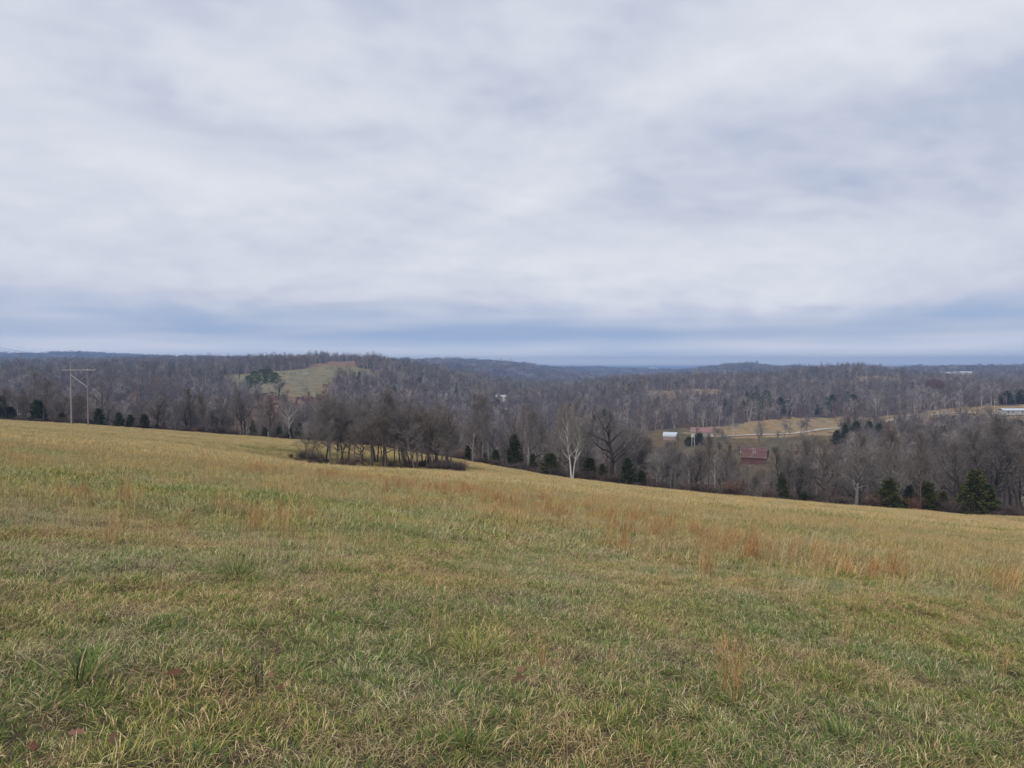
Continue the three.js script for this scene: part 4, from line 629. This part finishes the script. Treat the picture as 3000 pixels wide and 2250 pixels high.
{
  const proto = hFrame(), labels = ['wooden twin-pole power line structure outside the left of the view', 'twin wooden utility poles with crossarm and brace at the meadow\'s left edge', 'distant pair of utility poles on the green hill pasture', 'power line structure on the skyline of the hill pasture', 'power line poles in the cut strip near the hilltop'];
  const tops = [];
  LINE.slice(0, 5).forEach(([X, D], i) => {
    const o = i ? dup(proto, X, heightAt(X, D), D, lineTurn(i), 1) : proto;
    if (!i) { o.position.set(X, heightAt(X, D), -D); o.rotation.y = lineTurn(0); }
    tag(o, labels[i], 'utility pole', 'power line structures'); o.updateMatrixWorld(true);
    const at = (x, y) => new THREE.Vector3(x, y, 0).applyMatrix4(o.matrixWorld);
    tops.push([at(-HF.half + 0.1, HF.arm - 1.05), at(0, HF.arm - 1.05), at(HF.half - 0.1, HF.arm - 1.05), at(-HF.sep / 2, HF.h), at(HF.sep / 2, HF.h - 0.2)]);
  });
  const wireMat = matte(0.17, 0.17, 0.18, { roughness: 0.5, metalness: 0.3 });
  const wname = ['left conductor wire', 'middle conductor wire', 'right conductor wire', 'left shield wire', 'right shield wire'];
  for (let w = 0; w < 5; w++) {
    const gs = [];
    for (let i = 1; i < tops.length; i++) {
      const a = tops[i - 1][w], b = tops[i][w], sag = a.distanceTo(b) ** 2 * (w < 3 ? 6.0e-5 : 4.2e-5), pts = [];
      for (let k = 0; k <= 28; k++) { const t = k / 28, p = a.clone().lerp(b, t); p.y -= 4 * sag * t * (1 - t); pts.push(p); }
      gs.push(new THREE.TubeGeometry(new THREE.CatmullRomCurve3(pts), 56, w < 3 ? 0.026 : 0.018, 4));
    }
    const o = new THREE.Mesh(mergeGeometries(gs), wireMat); o.name = numbered('power_line_wire'); scene.add(o); tag(o, `${wname[w]} strung between the twin-pole power line structures`, 'wire');
  }
}
// ---------------------------------------------------------------- farm in the valley
const gable = (w, l, h, over, pitchPts) => { const s = new THREE.Shape(); pitchPts.forEach(([x, y], i) => i ? s.lineTo(x, y) : s.moveTo(x, y)); s.closePath(); return new THREE.ExtrudeGeometry(s, { depth: l, bevelEnabled: false }).translate(0, 0, -l / 2); };
const rustTex = noiseTex(512, (u, v) => { const a = tileN(u, v, 5), b = tileN(u, v, 24), st = tileN(u, v * 0.15, 34) ; const red = [0.345, 0.19, 0.17], pale = [0.72, 0.70, 0.71], brown = [0.30, 0.14, 0.11]; const p = sm(0.30, 0.44, a + 0.7 * st + 0.2 * b), q = sm(0.1, 0.4, -a + 0.5 * b); return [0, 1, 2].map((k) => mix(mix(red[k], brown[k], q), pale[k], p)); }, true);
const redTex = noiseTex(256, (u, v) => { const a = tileN(u, v, 6), b = tileN(u, v, 40); const k = 1 + 0.2 * a + 0.2 * b; return [0.53 * k, 0.385 * k, 0.37 * k]; }, true);
const silverTex = noiseTex(256, (u, v) => { const a = tileN(u, v, 8), b = tileN(u, v, 50); const k = 0.92 + 0.2 * a + 0.2 * b; return [0.80 * k, 0.84 * k, 0.88 * k]; }, true);
const roofMat = (t) => new THREE.MeshStandardMaterial({ map: t, roughness: 0.6, side: THREE.DoubleSide });
const whiteWall = matte(0.66, 0.66, 0.64), greyWall = matte(0.42, 0.43, 0.44), windowMat = matte(0.06, 0.07, 0.08, { roughness: 0.2 }), barnRed = matte(0.135, 0.062, 0.055), doorMat = matte(0.35, 0.30, 0.26);
function roofSheet(profile, l, t, mat, name, parent, uvS = 0.12) {   // corrugated sheets along a roof profile, each slope a part
  for (let i = 1; i < profile.length; i++) {
    const [x0, y0] = profile[i - 1], [x1, y1] = profile[i], L = Math.hypot(x1 - x0, y1 - y0), n = 40, b = [], uv = [], nx = -(y1 - y0) / L, ny = (x1 - x0) / L;
    for (let k = 0; k < n; k++) { const z0 = -l / 2 + l * k / n, z1 = z0 + l / n, r0 = (k % 2) * 0.03, r1 = ((k + 1) % 2) * 0.03; const A = [x0 + nx * (t + r0), y0 + ny * (t + r0), z0], B = [x1 + nx * (t + r0), y1 + ny * (t + r0), z0], C = [x1 + nx * (t + r1), y1 + ny * (t + r1), z1], E = [x0 + nx * (t + r1), y0 + ny * (t + r1), z1]; b.push(...A, ...B, ...C, ...A, ...C, ...E); const U = (z) => z * uvS, W0 = i * 0.37, W1 = W0 + L * uvS; uv.push(U(z0), W0, U(z0), W1, U(z1), W1, U(z0), W0, U(z1), W1, U(z1), W0); }
    const g = new THREE.BufferGeometry(); g.setAttribute('position', new THREE.Float32BufferAttribute(b, 3)); g.setAttribute('uv', new THREE.Float32BufferAttribute(uv, 2)); g.computeVertexNormals(); part(name, g, mat, parent);
  }
}
{ // gambrel barn
  const D = 345, X = colX(2212, D), g = group('barn', X, heightAt(X, D), D, 1.12), l = 14;
  const prof = [[-5.6, 3.6], [-4.2, 7.0], [0, 9.3], [4.2, 7.0], [5.6, 3.6]];
  g.scale.setScalar(0.82);
  part('wall', gable(0, l, 0, 0, [[-5.1, -0.5], [-5.1, 3.9], [-4.05, 6.85], [0, 9.1], [4.05, 6.85], [5.1, 3.9], [5.1, -0.5]]), barnRed, g);
  roofSheet(prof, l + 1, 0.08, roofMat(rustTex), 'roof', g);
  for (const z of [l / 2 + 0.05, -l / 2 - 0.05]) { const d = part('door', box(3.2, 3.4, 0.08, 0, 1.7, z), doorMat, g); part('door_rail', box(3.6, 0.15, 0.06, 0, 3.5, z * 1.005), darkMetal, d); part('loft_door', box(1.6, 1.8, 0.08, 0, 5.8, z), darkMetal, g); part('trim', mergeGeometries([cyl(0.09, 0.09, [-5.5, 3.7, z], [-4.2, 7.0, z], 4), cyl(0.09, 0.09, [-4.2, 7, z], [0, 9.25, z], 4), cyl(0.09, 0.09, [0, 9.25, z], [4.2, 7, z], 4), cyl(0.09, 0.09, [4.2, 7, z], [5.5, 3.7, z], 4)]), matte(0.5, 0.42, 0.4), g); }
  tag(g, 'old red gambrel barn with rusty streaked metal roof in the valley', 'barn'); occupied.push([X, D, 11]);
}
function windowRow(g, xs, y, z, w = 1, h = 1.2) { for (const x of xs) { const f = part('window', box(w + 0.16, h + 0.16, 0.06, x, y, z), whiteWall, g); part('pane', box(w, h, 0.04, x, y, z + (z > 0 ? 0.03 : -0.03)), windowMat, f); } }
{ // farmhouse with red roof and pale porch roof
  const D = 445, X = colX(2058, D), g = group('farmhouse', X, heightAt(X, D), D, Math.PI / 2 - 0.25), l = 13;
  part('wall', gable(0, l, 0, 0, [[-4, -0.5], [-4, 3], [0, 5.4], [4, 3], [4, -0.5]]), whiteWall, g);
  roofSheet([[-4.6, 2.75], [0, 5.55], [4.6, 2.75]], l + 1, 0.06, roofMat(redTex), 'roof', g);
  part('chimney', box(0.9, 2.4, 0.9, 0.8, 5.6, -4), barnRed, g);
  const w = new THREE.Group(); w.name = 'porch'; g.add(w); part('porch_roof', new THREE.BoxGeometry(4.6, 0.15, 7).rotateZ(-0.22).translate(5.9, 2.9, -3.6), roofMat(silverTex), w); for (const z of [-6.6, -3.6, -0.6]) part('post', box(0.14, 2.6, 0.14, 7.8, 1.2, z), whiteWall, w);
  for (const z of [-4.5, -1.5, 2, 4.8]) { const f = part('window', box(0.06, 1.36, 1.16, 4.03, 1.6, z), greyWall, g); part('pane', box(0.04, 1.2, 1.0, 4.06, 1.6, z), windowMat, f); }
  part('door', box(0.07, 2.1, 0.95, 4.03, 1.05, 0.4), doorMat, g);
  tag(g, 'white farmhouse with faded red metal roof at the end of the drive', 'house'); occupied.push([X, D, 9]);
}
{ // shed with arched silver roof
  const D = 440, X = colX(1965, D), g = group('arched_shed', X, heightAt(X, D), D, 1.25), l = 8, prof = [];
  for (let k = 0; k <= 8; k++) { const a = Math.PI * (1 - k / 8); prof.push([Math.cos(a) * 3.2, 1.9 + Math.sin(a) * 2.4]); }
  part('wall', gable(0, l, 0, 0, [[-3.1, -0.5], ...prof.map(([x, y]) => [x * 0.96, y - 0.08]), [3.1, -0.5]]), matte(0.33, 0.26, 0.23), g);
  roofSheet(prof, l + 0.5, 0.05, roofMat(silverTex), 'roof', g);
  part('door', box(2.2, 2.4, 0.06, 0, 1.2, l / 2 + 0.04), windowMat, g);
  tag(g, 'grey shed with shiny arched metal roof left of the farmhouse', 'shed'); occupied.push([X, D, 6]);
}
{ // small red-roofed outbuilding
  const D = 330, X = colX(1932, D), g = group('outbuilding', X, heightAt(X, D) + 1.0, D, Math.PI / 2 + 0.15), l = 5.5;
  part('wall', gable(0, l, 0, 0, [[-2.2, -1.5], [-2.2, 2.4], [0, 4.2], [2.2, 2.4], [2.2, -1.5]]), whiteWall, g);
  roofSheet([[-2.6, 2.1], [0, 4.35], [2.6, 2.1]], l + 0.6, 0.05, roofMat(redTex), 'roof', g);
  part('door', box(0.06, 1.9, 0.9, 2.23, 0.95, 0.5), doorMat, g); const f = part('window', box(0.06, 0.9, 0.9, 2.23, 1.4, -1.2), greyWall, g); part('pane', box(0.05, 0.75, 0.75, 2.25, 1.4, -1.2), windowMat, f);
  tag(g, 'small white outbuilding with pink-red roof glimpsed through the tree line', 'shed'); occupied.push([X, D, 5]);
}
{ // grey shed roof below the house
  const D = 330, X = colX(2035, D), g = group('low_shed', X, heightAt(X, D) + 1.0, D, Math.PI / 2 - 0.3);
  part('wall', box(4.2, 3.6, 10, 0, 0.6, 0), greyWall, g); part('roof', new THREE.BoxGeometry(5.0, 0.12, 11).rotateZ(0.14).translate(0, 2.75, 0), roofMat(silverTex), g); part('door', box(0.06, 2.0, 2.6, 2.13, 0.8, 1), windowMat, g);
  tag(g, 'long low grey shed glimpsed through trees below the farmhouse', 'shed'); occupied.push([X, D, 6]);
}
{ // mobile home
  const D = 480, X = colX(2985, D), g = group('mobile_home', X, heightAt(X, D), D, 0.06);
  part('wall', box(24, 2.6, 5, 0, 1.7, 0), greyWall, g); part('skirting', box(23.8, 0.7, 4.9, 0, 0.1, 0), whiteWall, g);
  const s = new THREE.Group(); s.name = 'roof'; g.add(s); part('roof_sheet', new THREE.BoxGeometry(25, 0.12, 3.1).rotateX(0.36).translate(0, 3.5, 1.45), roofMat(silverTex), s); part('roof_sheet', new THREE.BoxGeometry(25, 0.12, 3.1).rotateX(-0.36).translate(0, 3.5, -1.45), roofMat(silverTex), s);
  windowRow(g, [-9, -5.5, 1, 5, 9], 1.9, 2.52, 1.1, 1.0); part('door', box(1, 2, 0.06, -2.2, 1.4, 2.53), doorMat, g); part('porch_deck', box(4, 0.2, 2.2, -2.2, 0.3, 3.7), whiteWall, g);
  tag(g, 'long pale mobile home with bright roof at the right photo edge', 'house'); occupied.push([X, D, 14]);
}
{ // poultry houses
  [[2779, 1900, 0], [2822, 1880, 1]].forEach(([px, D, i]) => {
    const X = colX(px, D), g = group('poultry_house', X, heightAt(X, D) + 1, D, Math.PI / 2 - 0.5), l = 38;
    part('wall', gable(0, l, 0, 0, [[-6, -3], [-6, 3.2], [0, 5.4], [6, 3.2], [6, -3]]), whiteWall, g); roofSheet([[-6.6, 3.1], [0, 5.6], [6.6, 3.1]], l + 1, 0.1, roofMat(silverTex), 'roof', g); part('end_door', box(4, 3.6, 0.2, 0, 1.6, i ? -l / 2 - 0.1 : l / 2 + 0.1), windowMat, g);
    tag(g, ['long white poultry house on the far ridge, left one', 'long white poultry house on the far ridge, right one with dark end door'][i], 'farm building');
  });
  const far = [[595, 1900, 'tiny white house on the far left ridge', 16], [1297, 760, 'small white-roofed house alone in the woods of the central valley', 9], [1913, 6300, 'white farm building on the farthest blue ridge', 60], [1468, 800, 'pale-roofed shed among sycamores by the creek', 12], [1568, 2800, 'small white house on the distant blue slope', 18]];
  far.forEach(([px, D, label, l]) => { const X = colX(px, D), g = group('distant_house', X, heightAt(X, D) + l * 0.2, D, 1.3), k = l / 12; part('wall', gable(0, l, 0, 0, [[-3.5 * k, -4 * k], [-3.5 * k, 2.8 * k], [0, 5 * k], [3.5 * k, 2.8 * k], [3.5 * k, -4 * k]]), whiteWall, g); roofSheet([[-4 * k, 2.6 * k], [0, 5.15 * k], [4 * k, 2.6 * k]], l * 1.06, 0.05, roofMat(silverTex), 'roof', g); part('door', box(0.1, 2 * k, k, 3.55 * k, k, 0), doorMat, g); tag(g, label, 'house'); });
  const D = 262, X = colX(822, D), g = group('white_cottage', X, heightAt(X, D), D, 1.2); part('wall', gable(0, 8, 0, 0, [[-2.8, -1], [-2.8, 2.6], [0, 4.2], [2.8, 2.6], [2.8, -1]]), whiteWall, g); roofSheet([[-3.2, 2.4], [0, 4.35], [3.2, 2.4]], 8.6, 0.05, roofMat(silverTex), 'roof', g); windowRow(g, [-1.3, 1.3], 1.4, 4.03, 0.8, 1); const f = part('window', box(0.06, 1.1, 0.9, 2.83, 1.4, -1.5), greyWall, g); part('pane', box(0.05, 0.95, 0.75, 2.85, 1.4, -1.5), windowMat, f); tag(g, 'white cottage hidden among the trees under the power line', 'house'); occupied.push([X, D, 6]);
}
// gravel drive, as a ribbon that follows the ground
function road(name, label, pts, w, mat, lift) {
  const c = new THREE.CatmullRomCurve3(pts.map(([px, D]) => new THREE.Vector3(colX(px, D), 0, -D))), n = 160, p = [], idx = [], R = rngOf(3);
  for (let i = 0; i <= n; i++) { const q = c.getPoint(i / n), t = c.getTangent(i / n), s = new THREE.Vector3(-t.z, 0, t.x).normalize(); for (const k of [-1, 1]) { const ww = w / 2 * (0.9 + 0.2 * R()), x = q.x + s.x * k * ww, z = q.z + s.z * k * ww; p.push(x, Math.max(heightAt(x, -z), heightAt(q.x, -q.z)) + lift, z); } if (i < n) { const a = i * 2; idx.push(a, a + 1, a + 2, a + 1, a + 3, a + 2); } }
  const g = new THREE.BufferGeometry(); g.setAttribute('position', new THREE.Float32BufferAttribute(p, 3)); g.setIndex(idx); g.computeVertexNormals(); const o = new THREE.Mesh(g, mat); o.name = name; o.userData = { kind: 'structure', label, category: 'road' }; scene.add(o);
}
const gravelMat = matte(0.42, 0.38, 0.32);
road('gravel_drive', 'pale gravel drive curving from the farmhouse to the mobile home', [[2085, 440], [2200, 440], [2330, 448], [2450, 466], [2560, 488], [2680, 515], [2780, 525], [2900, 500], [3060, 470]], 5.5, gravelMat, 0.35);
road('creek_road', 'grey valley road glimpsed through the tree line', [[1850, 300], [2000, 275], [2110, 262], [2220, 250], [2400, 240], [2600, 232]], 5, matte(0.40, 0.38, 0.36), 0.3);
// yard poles
[[2028, 408, 9, 'left of the two pale yard poles by the farmhouse'], [2036, 400, 12, 'taller pale yard pole with transformer by the farmhouse'], [2915, 465, 13, 'pale utility pole beside the white mobile home']].forEach(([px, D, h, label], i) => { const X = colX(px, D), g = group('yard_pole', X, heightAt(X, D), D, 0.4); part('pole', cyl(0.17, 0.12, [0, -0.8, 0], [0, h, 0]), matte(0.5, 0.48, 0.45), g); part('crossarm', box(1.8, 0.14, 0.12, 0, h - 0.7, 0.14), poleMat, g); if (i) part('transformer', new THREE.CylinderGeometry(0.28, 0.28, 0.9, 10).translate(0.4, h - 1.9, 0), greyWall, g); tag(g, label, 'utility pole'); });
{ const D = edgeD((784 - 1500) / F) + 0.5, X = colX(784, D), g = group('fence_post', X, heightAt(X, D), D); part('post', cyl(0.06, 0.06, [0, -0.3, 0], [0, 1.6, 0]), matte(0.6, 0.6, 0.58), g); part('cap', new THREE.ConeGeometry(0.08, 0.1, 8).translate(0, 1.65, 0), greyWall, g); tag(g, 'lone white post at the wood edge left of the copse', 'post'); }
// ---------------------------------------------------------------- cattle
{
  const geo = (() => {
    const bones = [[[-0.75, 1.05, 0], [0.75, 1.08, 0], 0.36, 0.38], [[0.75, 1.1, 0], [1.15, 1.0, 0], 0.26, 0.18], [[1.15, 0.95, 0], [1.5, 0.62, 0], 0.16, 0.10], [[0.6, 0.9, 0.2], [0.62, 0.45, 0.2], 0.13, 0.075], [[0.62, 0.45, 0.2], [0.6, 0.0, 0.2], 0.075, 0.06], [[0.6, 0.9, -0.2], [0.55, 0.45, -0.2], 0.13, 0.075], [[0.55, 0.45, -0.2], [0.56, 0, -0.2], 0.075, 0.06], [[-0.7, 0.95, 0.2], [-0.6, 0.5, 0.2], 0.17, 0.08], [[-0.6, 0.5, 0.2], [-0.72, 0, 0.2], 0.08, 0.06], [[-0.7, 0.95, -0.2], [-0.66, 0.5, -0.2], 0.17, 0.08], [[-0.66, 0.5, -0.2], [-0.78, 0, -0.2], 0.08, 0.06], [[-1.08, 1.2, 0], [-1.15, 0.5, 0], 0.05, 0.03], [[1.15, 1.1, 0.08], [1.13, 1.12, 0.3], 0.05, 0.03], [[1.15, 1.1, -0.08], [1.13, 1.12, -0.3], 0.05, 0.03]];
    const f = (x, y, z) => { let d = 9; for (const [a, b, r0, r1] of bones) { const ab = [b[0] - a[0], b[1] - a[1], b[2] - a[2]], t = clamp(((x - a[0]) * ab[0] + (y - a[1]) * ab[1] + (z - a[2]) * ab[2]) / (ab[0] ** 2 + ab[1] ** 2 + ab[2] ** 2)), q = Math.hypot(x - a[0] - ab[0] * t, y - a[1] - ab[1] * t, z - a[2] - ab[2] * t) - mix(r0, r1, t), h = clamp(0.5 + 0.5 * (d - q) / 0.08); d = mix(d, q, h) - 0.08 * h * (1 - h); } return d; };
    // surface by tetrahedra on a small grid
    const b = new Buf(), s = 0.075, nx = 42, ny = 22, nz = 14, o = [-1.4, -0.08, -0.5], val = (i, j, k) => f(o[0] + i * s, o[1] + j * s, o[2] + k * s), grid = new Float32Array((nx + 1) * (ny + 1) * (nz + 1)), at = (i, j, k) => (k * (ny + 1) + j) * (nx + 1) + i;
    for (let k = 0; k <= nz; k++) for (let j = 0; j <= ny; j++) for (let i = 0; i <= nx; i++) grid[at(i, j, k)] = val(i, j, k);
    const tets = [[0, 5, 1, 6], [0, 1, 2, 6], [0, 2, 3, 6], [0, 3, 7, 6], [0, 7, 4, 6], [0, 4, 5, 6]], cs = [[0, 0, 0], [1, 0, 0], [1, 1, 0], [0, 1, 0], [0, 0, 1], [1, 0, 1], [1, 1, 1], [0, 1, 1]];
    for (let k = 0; k < nz; k++) for (let j = 0; j < ny; j++) for (let i = 0; i < nx; i++) {
      const p = cs.map(([x, y, z]) => [o[0] + (i + x) * s, o[1] + (j + y) * s, o[2] + (k + z) * s]), v = cs.map(([x, y, z]) => grid[at(i + x, j + y, k + z)]);
      for (const t of tets) { const inn = t.filter((q) => v[q] < 0), out = t.filter((q) => v[q] >= 0); if (!inn.length || !out.length) continue; const L = (a, c) => { const w = v[a] / (v[a] - v[c]); return V.add(V.add([0, 0, 0], p[a], 1 - w), p[c], w); }; if (inn.length === 1) b.tri(...out.map((q) => L(inn[0], q))); else if (inn.length === 3) b.tri(...inn.map((q) => L(q, out[0]))); else b.quad(L(inn[0], out[0]), L(inn[0], out[1]), L(inn[1], out[1]), L(inn[1], out[0])); }
    }
    return b.geo();
  })();
  const black = matte(0.018, 0.017, 0.017, { roughness: 0.7 }), white = matte(0.68, 0.65, 0.60);
  [[832, 845, 0.3, 0, 'black cow standing at the left of the hill herd'], [853, 850, 2.9, 0, 'black cow grazing in the middle of the hill herd'], [864, 852, 0.2, 0, 'black cow next to the pale cows of the hill herd'], [892, 850, 0.4, 1, 'white cow on the hill pasture, left of the pale two'], [900, 855, 3.3, 1, 'white cow on the hill pasture, right of the pale two'], [995, 905, 0.1, 0, 'lone black cow on the brow of the hill pasture'], [2395, 372, 1.0, 0, 'black cow on the brown slope right of the barn'], [2080, 400, 0.5, 0, 'black cow in the yard below the farmhouse']].forEach(([px, D, turn, c, label]) => { const X = colX(px, D), o = new THREE.Mesh(geo, c ? white : black); o.name = numbered('cow'); o.position.set(X, heightAt(X, D), -D); o.rotation.y = turn; o.castShadow = true; scene.add(o); tag(o, label, 'cow', px < 1000 ? 'cattle on the hill pasture' : undefined); });
}
scene.traverse((o) => { if (o.isMesh) { o.castShadow = true; o.receiveShadow = true; } });
renderer.render(scene, camera);
